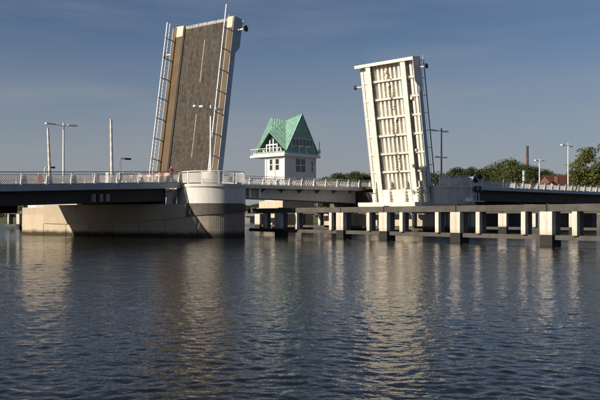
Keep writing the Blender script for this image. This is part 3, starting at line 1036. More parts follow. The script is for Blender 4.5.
ZR = lambda a: 6.42 + 0.0 * a
def right_approach():
    org = (80, 6, 0)
    t = bthing('approach_bridge', 'approach bridge running away to the right bank behind the round dark signals', 'bridge', *org)
    a0, a1 = 37.4, 150.0
    MB().box(a0, a1, 0.3, 14.0, 6.05, 6.42).build('deck', 'asphalt', t, org)
    MB().box(41.6, a1, 0.0, 0.3, 5.98, 6.46).build('edge_beam', 'fascia', t, org)
    MB().box(41.6, a1, 14.0, 14.3, 5.98, 6.46).build('edge_beam', 'fascia', t, org)
    for p in (1.2, 5.2, 9.0, 12.6):
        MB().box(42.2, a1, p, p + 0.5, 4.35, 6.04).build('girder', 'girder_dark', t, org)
    for k in range(12):
        MB().box(46 + 8 * k, 46.4 + 8 * k, 1.7, 12.6, 4.6, 6.03).build('cross_beam', 'girder_dark', t, org)
    for a in (66, 92, 118):
        MB().prism([(a - 0.9, 2), (a + 0.9, 2), (a + 0.9, 12.5), (a - 0.9, 12.5)], -3, 4.34).build('pier', 'concrete_dark', t, org)
    straight_rail(t, org, 41.8, 117.4, 0.35, ZR, -1, LOZ_FINE)
    straight_rail(t, org, 41.8, 117.4, 13.9, ZR, 1, LOZ_FINE)
    for pg in (2.4, 11.9):
        g = MB()
        for dz in (0.45, 0.62, 0.78):
            g.bar((62, pg, ZR(0) + dz), (140, pg, ZR(0) + dz), 0.06, 0.13)
        go = g.build('guard_rail', 'white_rail', t, org)
        pm = MB().box(-0.06, 0.06, 0.05, 0.17, 0, 0.85).mesh('post', M['white_rail'])
        for k in range(26):
            inst('post', pm, go, Vector((62 + k * 3, pg, 6.42)) - Vector(org))
right_approach()

# ------------------------------------------------------------------ fenders (guide walls of the fairway)
def fender(label, start, direction, wides, narrows, length, post_mat='post_white', seg=None):
    d = Vector(direction).normalized()
    t = thing('fender_wall', label, 'fender', (start[0], start[1], 0), math.atan2(d.y, d.x))
    ztop, zbot = 2.93, 2.42
    cuts = [0] + [w + 0.55 for w in wides if w + 0.55 < length] + [length]
    for k in range(len(cuts) - 1):
        a, b = cuts[k] + 0.07, cuts[k + 1] - 0.07
        if b - a < 0.4: continue
        MB().box(a, b, -0.36, 0.3, zbot, ztop).build('top_beam', 'beam', t, bevel=0.025)
        MB().box(a, b, -0.18, 0.22, 0.40, 0.74).build('lower_beam', 'beam', t, bevel=0.02)
    wp = MB().box(0, 1.08, -0.46, -0.06, 0.76, 2.415).mesh('post_panel', M[post_mat])
    wb = MB().box(0.02, 1.06, -0.055, 0.5, 0.75, 2.415).mesh('post_back', M['post_back'])
    pl = MB().box(0.0, 1.08, -0.44, 0.55, -3, 0.745).mesh('pile', M['pile'])
    sl = MB().box(0.46, 0.62, -0.3, 0.24, 2.43, 3.0).mesh('joint_block', M['pile'])
    npn = MB().box(0, 0.40, -0.40, -0.1, 0.745, 2.415).mesh('slat_panel', M[post_mat])
    npb = MB().box(0.02, 0.38, -0.095, 0.36, 0.745, 2.415).mesh('slat_back', M['post_back'])
    for w in wides:
        inst('pile', pl, t, (w, 0, 0))
        inst('post_panel', wp, t, (w, 0, 0))
        inst('post_back', wb, t, (w, 0, 0))
        inst('joint_block', sl, t, (w, 0, 0))
    for w in narrows:
        inst('slat_panel', npn, t, (w, 0, 0))
        inst('slat_back', npb, t, (w, 0, 0))
    return t
fender('long fender wall with white posts crossing the foreground from the left pier to the right edge', (-5.58, 93.0), (0.571, -0.821),
       [5.72, 16.45, 22.71, 31.53, 40.43, 49.3], [3.34, 9.38, 15.24, 20.93, 25.38, 29.75, 34.23, 38.69, 43.15, 47.6, 51.9], 56.0)
FW0 = 5.4
s1 = W(5.4, 0.8)
e1 = W(8.0, 66.0)
dv = (e1 - s1).normalized()
fender('short piece of white-posted fender wall behind the far end of the left pier', (e1.x, e1.y), (-dv.x, -dv.y),
       [FW0, FW0 + 8.9, FW0 + 17.8, FW0 + 26.7, FW0 + 35.6], [FW0 - 3.6, FW0 + 4.9, FW0 + 13.8, FW0 + 22.7, FW0 + 31.6, FW0 + 40.5], 62.0)
s2 = W(33.3, 0.0)
e2 = W(38.2, -35)
dv = (e2 - s2).normalized()
fender('back fender wall standing in front of the right pier, half hidden by the nearer one', (s2.x, s2.y), (dv.x, dv.y),
       [4.4, 12.9, 21.8, 30.7], [0.6, 8.4, 17.3, 26.2, 33.5], 35.0)
s3 = W(33.3, 0.6)
e3 = W(31.0, 58)
dv = (s3 - e3).normalized()
fender('far fender wall running back past the control tower foundation', (e3.x, e3.y), (dv.x, dv.y),
       [2, 10.9, 19.8, 28.7, 37.6, 46.5], [6.4, 15.3, 24.2, 33.1, 42, 51], 57.0)

# ------------------------------------------------------------------ control tower
def control_tower():
    K = (35.3, 26.0, 0.0)
    t = bthing('control_tower', 'white bridge control tower with steep green copper roof', 'tower', *K)
    # plinth in the water, walls
    MB().box(-0.5, 6.9, 0.6, 6.4, -3, 3.4).build('foundation', 'concrete', t, bevel=0.05)
    MB().box(-0.3, 6.9, 0.4, 6.0, 3.4, 4.5).build('plinth', 'concrete', t, bevel=0.03)
    MB().box(0.0, 6.9, 0.28, 4.6, 4.5, 11.6).build('wall', 'tower_wall', t)
    MB().box(6.92, 7.35, 0.9, 3.6, 4.5, 11.5).build('stair_shaft', 'tower_wall', t)
    for a, p in ((-0.12, 0.14), (6.78, 0.14), (-0.12, 4.45)):
        MB().box(a, a + 0.3, p, p + 0.3, 4.5, 11.58).build('corner_column', 'tower_wall', t)
    MB().tube([(-0.2, 2.45, 4.5), (-0.2, 2.45, 11.6)], 0.06, 8).build('downpipe', 'tower_wall', t)
    # cornice / balcony slab
    MB().box(-0.75, 7.55, -0.45, 7.7, 11.6, 11.95).build('cornice', 'tower_wall', t, bevel=0.04)
    MB().box(-0.45, 7.3, -0.2, 7.4, 11.95, 12.15).build('cornice', 'tower_wall', t, bevel=0.03)
    # windows
    def window(face, c, z0, w, h, nc, nr):
        """face 'n' = near wall (p=0.28, facing the viewer right), 'l' = left wall (a=0)"""
        def bx(b, s0, s1, d0, d1, za, zb):
            if face == 'n': return b.box(s0, s1, 0.28 - d1, 0.28 - d0, za, zb)
            return b.box(-d1, -d0, s0, s1, za, zb)
        fr = MB()
        f = 0.07
        bx(fr, c - w / 2, c - w / 2 + f, -0.02, 0.07, z0, z0 + h)
        bx(fr, c + w / 2 - f, c + w / 2, -0.02, 0.07, z0, z0 + h)
        bx(fr, c - w / 2 + f, c + w / 2 - f, -0.02, 0.068, z0, z0 + f)
        bx(fr, c - w / 2 + f, c + w / 2 - f, -0.02, 0.068, z0 + h - f, z0 + h)
        for k in range(1, nc):
            x = c - w / 2 + w * k / nc
            bx(fr, x - 0.05, x + 0.05, -0.02, 0.066, z0 + f, z0 + h - f)
        for k in range(1, nr):
            z = z0 + h * k / nr
            bx(fr, c - w / 2 + f, c + w / 2 - f, -0.02, 0.064, z - 0.05, z + 0.05)
        fo = fr.build('window', 'frame_white', t)
        for i in range(nc):
            for j in range(nr):
                g = MB()
                xa, xb = c - w / 2 + w * i / nc + 0.05, c - w / 2 + w * (i + 1) / nc - 0.05
                za, zb = z0 + h * j / nr + 0.05, z0 + h * (j + 1) / nr - 0.05
                bx(g, xa, xb, 0.004, 0.03, za, zb)
                g.build('pane', 'glass', fo)
    window('n', 3.55, 9.15, 2.3, 2.25, 2, 2)
    window('n', 3.55, 5.6, 2.3, 2.7, 2, 2)
    window('n', 6.25, 9.2, 0.45, 1.9, 1, 2)
    window('n', 6.25, 5.6, 0.45, 1.9, 1, 2)
    window('l', 1.9, 9.4, 0.95, 1.9, 1, 2)
    window('l', 3.35, 9.4, 0.75, 1.9, 1, 2)
    window('l', 1.9, 5.9, 0.95, 2.0, 1, 2)
    window('l', 3.35, 5.9, 0.75, 2.0, 1, 2)
    # roof: saddle ridge between two peaks, dormer cut into each long slope
    R0, Rm, R1 = Vector((3.75, 0.0, 18.7)), Vector((3.75, 3.9, 17.85)), Vector((3.75, 7.5, 18.7))
    def side(sx):
        f = lambda a: a if sx < 0 else 7.5 - a - 0.0
        E0, E1 = Vector((f(0.05), -0.05, 12.45)), Vector((f(0.35), 7.45, 12.45))
        D = Vector((f(-0.15), 3.7, 15.7))
        a, r, c, e0, e1, d = R0.copy(), Rm.copy(), R1.copy(), E0, E1, D
        rf = lambda v: v
        tris = [(a, r, e0), (r, d, e0), (r, c, d), (c, e1, d)]
        ro = MB()
        for tri in tris:
            ps = tri if sx < 0 else tuple(reversed(tri))
            nrm = (ps[1] - ps[0]).cross(ps[2] - ps[0])
            if nrm.z < 0: ps = tuple(reversed(ps))
            ro.slab(ps, 0.12)
        rob = ro.build('roof_slope', 'copper', t)
        seams = MB()                       # standing seams
        def seam_fan(p_top0, p_top1, p_bot, n):
            for k in range(1, n):
                p = p_top0.lerp(p_top1, k / n)
                # parallel to the edge p_top0 -> p_bot
                dirv = p_bot - p_top0
                q2 = p_top1 + (p_bot - p_top1) * (1 - 0)  # edge p_top1 -> p_bot
                s = 1 - k / n
                e = p + dirv * s
                nr = (p_top1 - p_top0).cross(p_bot - p_top0).normalized()
                if nr.z < 0: nr = -nr
                seams.bar(p + nr * 0.02, e + nr * 0.02, 0.05, 0.07, up=nr)
        seam_fan(a, r, e0, 8)
        seam_fan(c, r, d, 6)
        seam_fan(d, r, e0, 6)
        seam_fan(c, d, e1, 5)
        seams.build('seam', 'copper', rob)
        # glazed gable under the dormer: set back behind the balcony
        x0 = f(0.55)
        gl = MB().slab([(x0, 1.0, 12.45), (x0, 6.2, 12.45), (x0, 3.7, 15.0)] if sx > 0 else [(x0, 3.7, 15.0), (x0, 6.2, 12.45), (x0, 1.0, 12.45)], 0.05)
        go = gl.build('dormer_glazing', 'glass', t)
        fr = MB()
        xf = f(0.5)
        for y, zt in ((1.6, 12.95), (2.5, 13.8), (3.4, 14.6), (4.2, 14.4), (5.0, 13.6), (5.7, 12.9)):
            fr.box(min(xf, xf - 0.0) - 0.05, xf + 0.05, y - 0.11, y + 0.11, 12.45, zt)
        fr.box(xf - 0.045, xf + 0.045, 2.4, 5.1, 13.55, 13.75)
        fr.build('glazing_bar', 'frame_white', go)
    side(-1)
    side(1)
    # near and far gable walls, copper clad, with a window band
    for y, nm in ((0.06, 'n'), (7.38, 'f')):
        b = MB()
        pr = [(0.12, 12.16), (7.38, 12.16), (7.38, 12.5), (3.75, 18.55), (0.12, 12.5)]
        n = len(pr)
        y2 = y + 0.12
        b.v = [(x, y, z) for x, z in pr] + [(x, y2, z) for x, z in pr]
        b.f = [tuple(range(n)), tuple(reversed(range(n, 2 * n)))] + [(k, n + k, n + (k + 1) % n, (k + 1) % n) for k in range(n)]
        b.build('gable_wall', 'copper', t)
    fr = MB()
    fr.box(1.35, 6.15, -0.03, 0.05, 13.35, 13.43)
    fr.box(1.35, 6.15, -0.03, 0.05, 14.5, 14.58)
    for x in (1.35, 2.15, 3.0, 3.72, 4.5, 5.35, 6.07):
        fr.box(x, x + 0.08, -0.028, 0.05, 13.43, 14.5)
    wo = fr.build('window', 'frame_white', t)
    for x0, x1 in ((1.43, 2.15), (2.23, 3.0), (3.08, 3.72), (3.8, 4.5), (4.58, 5.35), (5.43, 6.07)):
        MB().box(x0, x1, 0.0, 0.04, 13.43, 14.5).build('pane', 'glass', wo)
    # copper eaves skirt
    b = MB()
    for (x0, x1, y0, y1) in ((-0.4, 7.25, -0.16, 0.05), (-0.4, 0.1, 0.05, 7.4), (7.4, 7.55, 0.05, 7.4)):
        b.box(x0, x1, y0, y1, 12.16, 12.44)
    b.build('eaves_skirt', 'copper', t)
    # balcony rail on the left overhang
    b = MB()
    for k in range(14):
        y = 0.4 + k * 0.54
        b.box(-0.70, -0.66, y, y + 0.04, 11.96, 12.95)
    b.box(-0.72, -0.64, 0.3, 7.6, 12.95, 13.02)
    b.build('balcony_rail', 'white_rail', t)
    # floodlights and aerial
    for x in (2.7, 4.2):
        b = MB()
        b.bar((x, -0.35, 11.96), (x, -0.35, 13.2), 0.07)
        b.box(x - 0.1, x + 0.75, -0.5, -0.2, 13.2, 13.4)
        b.build('floodlight', 'lamp_head', t)
    b = MB()
    b.tube([(7.4, -0.3, 11.96), (7.4, -0.3, 14.3)], 0.07, 8)
    b.box(7.2, 7.6, -0.4, -0.2, 12.4, 13.0)
    b.build('aerial', 'lamp_pole', t)
control_tower()

# ------------------------------------------------------------------ lamps and other street furniture
def street_lamp(label, a, p, z, h, arms, pole='lamp_pole', head='lamp_head', group=None, low=None, name='street_lamp'):
    """arms: list of (da, dp, rise) of each lamp head relative to the pole top"""
    t = bthing(name, label, 'street lamp', a, p, z, group)
    MB().tube([(0, 0, 0), (0, 0, h * 0.5), (0, 0, h)], [0.13, 0.11, 0.085], 10).build('pole', pole, t, smooth=True)
    MB().tube([(0, 0, -0.02), (0, 0, 0.35)], [0.2, 0.18], 10).build('base_flange', pole, t, smooth=True)
    sets = [(h - 0.35, arms)] + ([(low[0], low[1])] if low else [])
    for zz, ar in sets:
        for da, dp, rise in ar:
            d = Vector((da, dp, 0)).normalized()
            ln = math.hypot(da, dp)
            q1 = d * max(0.25, ln - 0.95)
            MB().tube([(0, 0, zz), (q1.x, q1.y, zz + rise)], 0.05, 8).build('arm', pole, t, smooth=True)
            b = MB()
            c = d * (ln - 0.45)
            e0, e1 = c - d * 0.55, c + d * 0.55
            s = Vector((-d.y, d.x, 0)) * 0.22
            b._hex([e0 - s * 0.7 + Vector((0, 0, zz + rise - 0.07)), e0 + s * 0.7 + Vector((0, 0, zz + rise - 0.07)), e0 + s * 0.7 + Vector((0, 0, zz + rise + 0.09)), e0 - s * 0.7 + Vector((0, 0, zz + rise + 0.09))],
                   [e1 - s + Vector((0, 0, zz + rise - 0.04)), e1 + s + Vector((0, 0, zz + rise - 0.04)), e1 + s + Vector((0, 0, zz + rise + 0.14)), e1 - s + Vector((0, 0, zz + rise + 0.14))])
            b.build('lamp_head', head, t, bevel=0.03)
    return t
street_lamp('tall white lamp post rising from the round plinth on the left drum', -3.7, -3.55, 6.5, 6.7, [(-1.75, 0.35, 0.1), (-1.55, -0.45, 0.0), (1.6, 0.3, 0.05)])
street_lamp('white two-headed lamp post between the two upright barrier arms on the left', -10.72, 13.0, 5.3, 6.9, [(1.5, 0, 0.1), (-1.9, 0.2, 0.1)])
street_lamp('shaded grey lamp post with two tiers of heads behind the right drum', 37.86, -2.0, 6.2, 7.95, [(-1.9, 0.2, -0.1), (1.3, 0.0, -0.1)], pole='pole_shade_blue', low=(3.9, [(-1.0, 0.1, 0.0), (1.0, 0, 0.0)]))
street_lamp('taller white lamp post near the right edge of the bridge', 79.35, 0.75, 6.45, 8.35, [(-2.3, 0.0, -0.15), (1.4, 0, -0.2)])
street_lamp('smaller white lamp post right of the brick chimney', 91.58, 13.0, 6.45, 6.75, [(-1.6, 0, 0.0), (1.5, 0, 0.05)])

def barrier(label, a, p, h, tilt):
    t = bthing('road_barrier', label, 'barrier', a, p, ZL(a))
    MB().box(-0.35, 0.35, -0.28, 0.28, 0, 1.15).build('drive_box', 'white_rail', t, bevel=0.04)
    b = MB().tube([(0, -0.36, 0.4), (tilt * 0.5, -0.36, 0.4 + h * 0.5), (tilt, -0.36, 0.4 + h)], [0.16, 0.14, 0.11], 10)
    b.build('arm', 'barrier', t, smooth=True)
    MB().box(-0.22, 0.22, -0.55, -0.29, 0.0, 0.7).build('counterweight', 'grey_rail', t, bevel=0.03)
barrier('upright red and white barrier arm farthest left, beside the lamp post', -13.57, 11.0, 5.75, -0.25)
barrier('upright red and white barrier arm standing alone halfway to the left leaf', -12.47, 1.0, 5.9, -0.12)

def gallows(label, a, p, z, h):
    t = bthing('signal_post', label, 'signal post', a, p, z, 'hooked signal posts on the left bridge')
    MB().tube([(0, 0, 0), (0, 0, h - 0.12), (0.12, 0, h), (0.55, 0, h)], [0.075, 0.075, 0.07, 0.06], 8).build('pole', 'lamp_pole', t, smooth=True)
    MB().box(0.5, 1.15, -0.12, 0.12, h - 0.1, h + 0.08).build('signal_head', 'black', t, bevel=0.02)
    MB().box(-0.2, 0.25, -0.2, 0.2, 0.3, 1.0).build('control_box', 'white_rail', t, bevel=0.02)
gallows('low hooked signal post right of the lone barrier arm', -11.75, 0.3, ZL(-11.75) + 0.1, 2.4)
gallows('low hooked signal post at the foot of the leftmost barrier arm', -13.45, 12.0, ZL(-13.45), 2.15)

# red and white closing board across the road in front of the left leaf
t = bthing('closing_board', 'low red and white board across the road before the left leaf', 'barrier', -5.2, 3.0, ZL(-5.2))
MB().box(-0.04, 0.04, -2.2, 8.2, 0.85, 1.12).build('board', striped('red_white_closing', 'Y', 1.6, (0.8, 0.76, 0.72), (0.66, 0.10, 0.08)), t)
for y in (-2.0, 1.3, 4.6, 7.9):
    MB().box(-0.05, 0.05, y - 0.05, y + 0.05, 0, 0.85).build('leg', 'white_rail', t)

# life ring post on the near walkway at the left
t = bthing('life_ring', 'round red life ring behind the left bridge railing', 'life ring', -20.38, 0.0, ZL(-20.38) + 0.1)
MB().box(-0.05, 0.05, -0.05, 0.05, 0, 1.0).build('post', 'white_rail', t)
b = MB()
n, m_ = 20, 8
for i in range(n):
    for j in range(m_):
        ai, aj = 2 * math.pi * i / n, 2 * math.pi * j / m_
        b.v.append(((0.27 + 0.09 * math.cos(aj)) * math.cos(ai), -0.14 + 0.08 * math.sin(aj), 0.45 + (0.27 + 0.09 * math.cos(aj)) * math.sin(ai)))
for i in range(n):
    for j in range(m_):
        b.f.append((i * m_ + j, ((i + 1) % n) * m_ + j, ((i + 1) % n) * m_ + (j + 1) % m_, i * m_ + (j + 1) % m_))
b.build('ring', 'red', t, smooth=True)
MB().box(-0.25, 0.25, -0.12, -0.06, 0.2, 0.7).build('backboard', 'red', t)

# navigation signal frame beside the right drum
t = bthing('navigation_signal', 'white frame with three round black signal discs beside the right drum', 'signal', 38.9, -6.85, 4.0)
b = MB()
b.box(-2.6, 0.9, -0.75, 0.3, 0.0, 0.1)
for x in (-1.2, 0.0, 0.7):
    b.bar((x, 0.0, 0.1), (x, 0.0, 3.2 if x < 0.5 else 2.2), 0.07)
for z in (1.0, 2.0):
    b.bar((-1.2, 0, z), (0.7, 0, z), 0.05)
b.box(-2.4, -1.6, -0.5, 0.1, 0.1, 0.5)
b.build('frame', 'white_rail', t)
for x, z in ((-0.15, 2.95), (-0.15, 1.7), (0.75, 1.7)):
    d = MB().tube([(x, 0.1, z), (x, -0.25, z), (x, -0.28, z)], [0.42, 0.42, 0.36], 20)
    do = d.build('signal_disc', 'black', t, smooth=True)
    MB().tube([(x, -0.285, z), (x, -0.42, z)], [0.16, 0.18], 12).build('lens_hood', 'grey_rail', do, smooth=True)

def traffic_signal(label, a, p, h, heads):
    t = bthing('traffic_signal', label, 'traffic signal', a, p, 6.44)
    MB().tube([(0, 0, 0), (0, 0, h)], 0.08, 8).build('pole', 'lamp_pole', t, smooth=True)
    for k, z in enumerate(heads):
        MB().box(-0.2, 0.2, -0.3, 0.1, z, z + 0.75).build('signal_head', 'pole_shade_blue', t, bevel=0.03)
traffic_signal('thin white post on the bridge just right of the round signal discs', 52.61, 0.75, 2.3, [])
traffic_signal('traffic signal with two grey heads on the right bridge below the chimney', 64.37, 0.8, 3.05, [1.3, 2.2])

def beacon(label, a, p, h):
    t = bthing('warning_beacon', label, 'warning beacon', a, p, 6.44, 'warning beacons on the right bridge')
    MB().box(-0.14, 0.14, -0.03, 0.03, 0.12, h).build('panel', 'beacon', t)
    MB().box(-0.35, 0.35, -0.2, 0.2, 0, 0.12).build('foot', 'black', t, bevel=0.02)
    MB().tube([(0, 0, h), (0, 0, h + 0.16)], 0.08, 10).build('lamp', 'orange', t)
beacon('leftmost red and white warning beacon, nearest the round signal discs', 53.49, 1.5, 1.2)
beacon('second red and white warning beacon from the round signal discs', 59.5, 1.5, 1.3)
beacon('lower red and white warning beacon, third from the round signal discs', 60.84, 0.85, 1.0)
beacon('rightmost warning beacon, just right of the traffic signal', 68.89, 2.0, 1.3)

# ------------------------------------------------------------------ person
def person():
    t = bthing('person', 'person in a pinkish red top standing behind the railing before the left leaf', 'person', -5.6, 0.45, ZL(-5.6) + 0.1)
    J = {'pelvis': (0, 0, 0.95), 'waist': (0, 0.0, 1.1), 'chest': (0, 0.01, 1.32), 'neck': (0, 0, 1.48), 'headb': (0, -0.01, 1.56), 'headm': (0, -0.03, 1.64), 'headt': (0, -0.01, 1.73)}
    order = list(J)
    verts = [J[k] for k in order]
    rad = [(0.15, 0.11), (0.13, 0.10), (0.165, 0.115), (0.06, 0.06), (0.07, 0.08), (0.08, 0.10), (0.06, 0.07)]
    edges = [(k, k + 1) for k in range(6)]
    def chain(root, pts, rs):
        prev = root
        for p, r_ in zip(pts, rs):
            verts.append(p)
            rad.append((r_, r_))
            edges.append((prev, len(verts) - 1))
            prev = len(verts) - 1
    for s in (-1, 1):
        chain(2, [(0.19 * s, 0, 1.40), (0.25 * s, -0.02, 1.16), (0.22 * s, -0.2, 1.02), (0.2 * s, -0.28, 1.05)], [0.065, 0.048, 0.038, 0.035])
        h = len(verts) - 1
        for q, (dx, ly) in enumerate(((-0.03, 0.07), (-0.01, 0.085), (0.01, 0.09), (0.03, 0.08))):
            chain(h, [(0.2 * s + dx, -0.28 - ly * 0.6, 1.05), (0.2 * s + dx, -0.28 - ly, 1.02)], [0.010, 0.008])
        chain(h, [(0.2 * s - 0.045 * s, -0.31, 1.06)], [0.010])
        chain(0, [(0.09 * s, 0, 0.9), (0.10 * s, -0.01, 0.5), (0.10 * s, 0.02, 0.09), (0.11 * s, -0.14, 0.04)], [0.085, 0.058, 0.042, 0.035])
    me = bpy.data.meshes.new('body')
    me.from_pydata(verts, edges, [])
    me.materials.append(M['shirt'])
    o = bpy.data.objects.new('body', me)
    COL.objects.link(o)
    sk = o.modifiers.new('skin', 'SKIN')
    sv = me.skin_vertices[0].data
    for k, r_ in enumerate(rad):
        sv[k].radius = r_
    sv[0].use_root = True
    o.modifiers.new('sub', 'SUBSURF').levels = 1
    o.modifiers['sub'].render_levels = 2
    dg = bpy.context.evaluated_depsgraph_get()
    ev = o.evaluated_get(dg)
    fm = bpy.data.meshes.new_from_object(ev)
    bpy.data.objects.remove(o)
    fm.materials.clear()
    for k in ('shirt', 'skin', 'trousers', 'hair'):
        fm.materials.append(M[k])
    for p in fm.polygons:
        c = p.center
        p.use_smooth = True
        if c.z > 1.50: p.material_index = 1
        elif c.z < 0.98 and abs(c.x) < 0.19 and c.y > -0.19: p.material_index = 2
        elif c.y < -0.16: p.material_index = 1
        else: p.material_index = 0
    body = bpy.data.objects.new('body', fm)
    body.parent = t
    COL.objects.link(body)
    b = MB()                                 # hair cap
    for i in range(9):
        for j in range(12):
            la, lo = R(90 - i * 13), 2 * math.pi * j / 12
            r0 = 0.112
            b.v.append((0.9 * r0 * math.cos(la) * math.cos(lo), 0.015 + r0 * 1.05 * math.cos(la) * math.sin(lo), 1.672 + r0 * math.sin(la) * 0.98))
    for i in range(8):
        for j in range(12):
            q0, q1 = i * 12 + j, i * 12 + (j + 1) % 12
            if i > 4 and b.v[q0][1] < -0.03: continue
            b.f.append((q0, q1, q1 + 12, q0 + 12))
    b.build('hair', 'hair', t, smooth=True)
    b = MB()
    for s in (-1, 1):
        b.box(0.033 * s - 0.012, 0.033 * s + 0.012, -0.128, -0.118, 1.645, 1.657)
    b.build('eye', 'black', t)
    MB().quadbox([(-0.018, -0.125, 1.605), (0.018, -0.125, 1.605), (0.012, -0.11, 1.605), (-0.012, -0.11, 1.605), (-0.008, -0.125, 1.65), (0.008, -0.125, 1.65), (0.006, -0.11, 1.65), (-0.006, -0.11, 1.65)]).build('nose', 'skin', t)
    MB().box(-0.025, 0.025, -0.12, -0.108, 1.575, 1.585).build('mouth', 'red', t)
person()

# ------------------------------------------------------------------ trees
def tree_meshes(seed, h, rad, mat, leaf=0.42, clumps=70, per=110, trunk_h=0.3):
    g = np.random.default_rng(seed)
    tb = MB()
    th = h * trunk_h
    top = h * 0.8
    tb.tube([(0, 0, -0.5), (0.05, 0, th * 0.5), (0.1, 0.08, th), (0.2, 0.1, top)], [h * 0.026, h * 0.021, h * 0.017, h * 0.004], 8)
    cs = []
    for k in range(clumps):
        while True:
            v = g.uniform(-1, 1, 3)
            if np.linalg.norm(v) <= 1: break
        v = v / max(0.001, np.linalg.norm(v)) * (np.linalg.norm(v) ** 0.45)
        lob = 1 + 0.22 * math.sin(3 * math.atan2(v[1], v[0]) + seed) + 0.12 * math.sin(5 * v[2] + seed)
        zc = th + (h - th) * 0.52
        z = zc + v[2] * (h - th) * 0.50
        f = 1.0 if v[2] < 0 else (1 - 0.25 * v[2] ** 2)
        cs.append((v[0] * rad * lob * f, v[1] * rad * lob * f, max(th * 0.55, z)))
    for k in range(0, clumps, 6):
        c = Vector(cs[k])
        s = Vector((0.1, 0.08, th * (0.75 + 0.5 * g.random())))
        mid = s.lerp(c, 0.5) + Vector((0, 0, 0.5))
        tb.tube([s, mid, c], [h * 0.009, h * 0.006, h * 0.002], 5)
    P_, Nn = [], 0
    cl = np.array(cs)
    csz = rad * g.uniform(0.20, 0.36, clumps)
    idx = np.repeat(np.arange(clumps), per)
    u = g.normal(0, 1, (len(idx), 3))
    u /= np.linalg.norm(u, axis=1)[:, None]
    rr = g.random(len(idx)) ** 0.4
    pos = cl[idx] + u * (rr * csz[idx])[:, None] * np.array([1, 1, 0.75])
    nrm = u * 0.9 + g.normal(0, 0.6, u.shape) + np.array([0, 0, 0.35])
    nrm /= np.linalg.norm(nrm, axis=1)[:, None]
    t1 = np.cross(nrm, g.normal(0, 1, u.shape))
    t1 /= np.linalg.norm(t1, axis=1)[:, None]
    t2 = np.cross(nrm, t1)
    s = (leaf * g.uniform(0.6, 1.25, len(idx)))[:, None]
    q = np.stack([pos - t1 * s * 0.5, pos + t2 * s * 0.32, pos + t1 * s * 0.5, pos - t2 * s * 0.32], 1)
    me = bpy.data.meshes.new('crown')
    vv = q.reshape(-1, 3)
    zmax = vv[:, 2].max()
    low = vv[:, 2] > th * 0.5
    vv[:, 2] *= h / zmax
    me.from_pydata(vv.tolist(), [], np.arange(len(vv)).reshape(-1, 4).tolist())
    me.materials.append(M[mat])
    return tb.mesh('trunk', M['bark'], smooth=True), me
TM = {
    'a': tree_meshes(3, 16.0, 6.6, 'leaf_mid', 0.5, 90, 120),
    'b': tree_meshes(8, 16.0, 6.0, 'leaf_dark', 0.5, 90, 120),
    'c': tree_meshes(14, 16.0, 5.2, 'leaf_light', 0.42, 80, 150, 0.24),
    'd': tree_meshes(21, 16.0, 7.2, 'leaf_mid', 0.5, 95, 120, 0.2),
}
def tree(label, px, d, top_y, kind, wscale=1.0, ground=2.0, rot=None, group='trees on the right bank'):
    x = (px - 300) / 833.0 * d
    h = 2.1 + (216 - top_y) * d / 833.0 - ground
    s = h / 16.0
    t = thing('tree', label, 'tree', (x, d, ground), random.uniform(0, 6.28) if rot is None else rot, group)
    tm, cm = TM[kind]
    sc = (s * wscale, s * wscale, s)
    inst('trunk', tm, t, scale=(s, s, s))
    inst('crown', cm, t, scale=sc)
for args in [
    ('round dark tree just right of the right drum', 459, 232, 166.5, 'b', 1.0),
    ('dark tree between the right drum and the thin white bridge post', 473, 236, 166, 'b', 0.95),
    ('pointed darker tree left of the tall tree by the chimney', 489, 240, 164, 'a', 0.9),
    ('tallest leafy tree left of the brick chimney', 507, 236, 157.5, 'd', 0.95),
    ('broad lighter tree in front of the brick chimney', 520, 222, 161, 'a', 0.9),
    ('dark tree right of the brick chimney behind the smaller lamp post', 536, 238, 165.5, 'b', 0.9),
    ('low dark tree between the smaller lamp post and the red roofs', 550, 250, 170, 'b', 1.0),
    ('low bushy tree at the left end of the right bank tree row', 447, 250, 176, 'b', 1.1),
    ('small light green tree left of the big tree at the right edge', 587, 188, 166, 'c', 0.75),
    ('big light green tree cut by the right edge', 608, 170, 137, 'c', 1.15),
    ('dark tree behind the red roofs left of the tall lamp post', 560, 268, 173, 'a', 1.0),
]:
    tree(*args)
far_row = [(327, 176, 'b'), (338, 172.5, 'b'), (347, 171, 'a'), (357, 170.5, 'b'), (367, 171.5, 'a'), (377, 172, 'b'), (430, 172, 'b'), (438, 171, 'a')]
names = ['leftmost of the trees seen over the footbridge rail', 'second tree from the left over the footbridge rail', 'third tree from the left over the footbridge rail',
         'fourth tree from the left over the footbridge rail', 'fifth tree from the left over the footbridge rail', 'tree over the footbridge rail touching the white leaf',
         'far tree showing just right of the white leaf', 'far tree between the white leaf and the shaded grey two-tier lamp post']
for (px, y, k), nm in zip(far_row, names):
    tree(nm, px, 318, y, k, 1.1, 1.6, group='trees on the far bank')

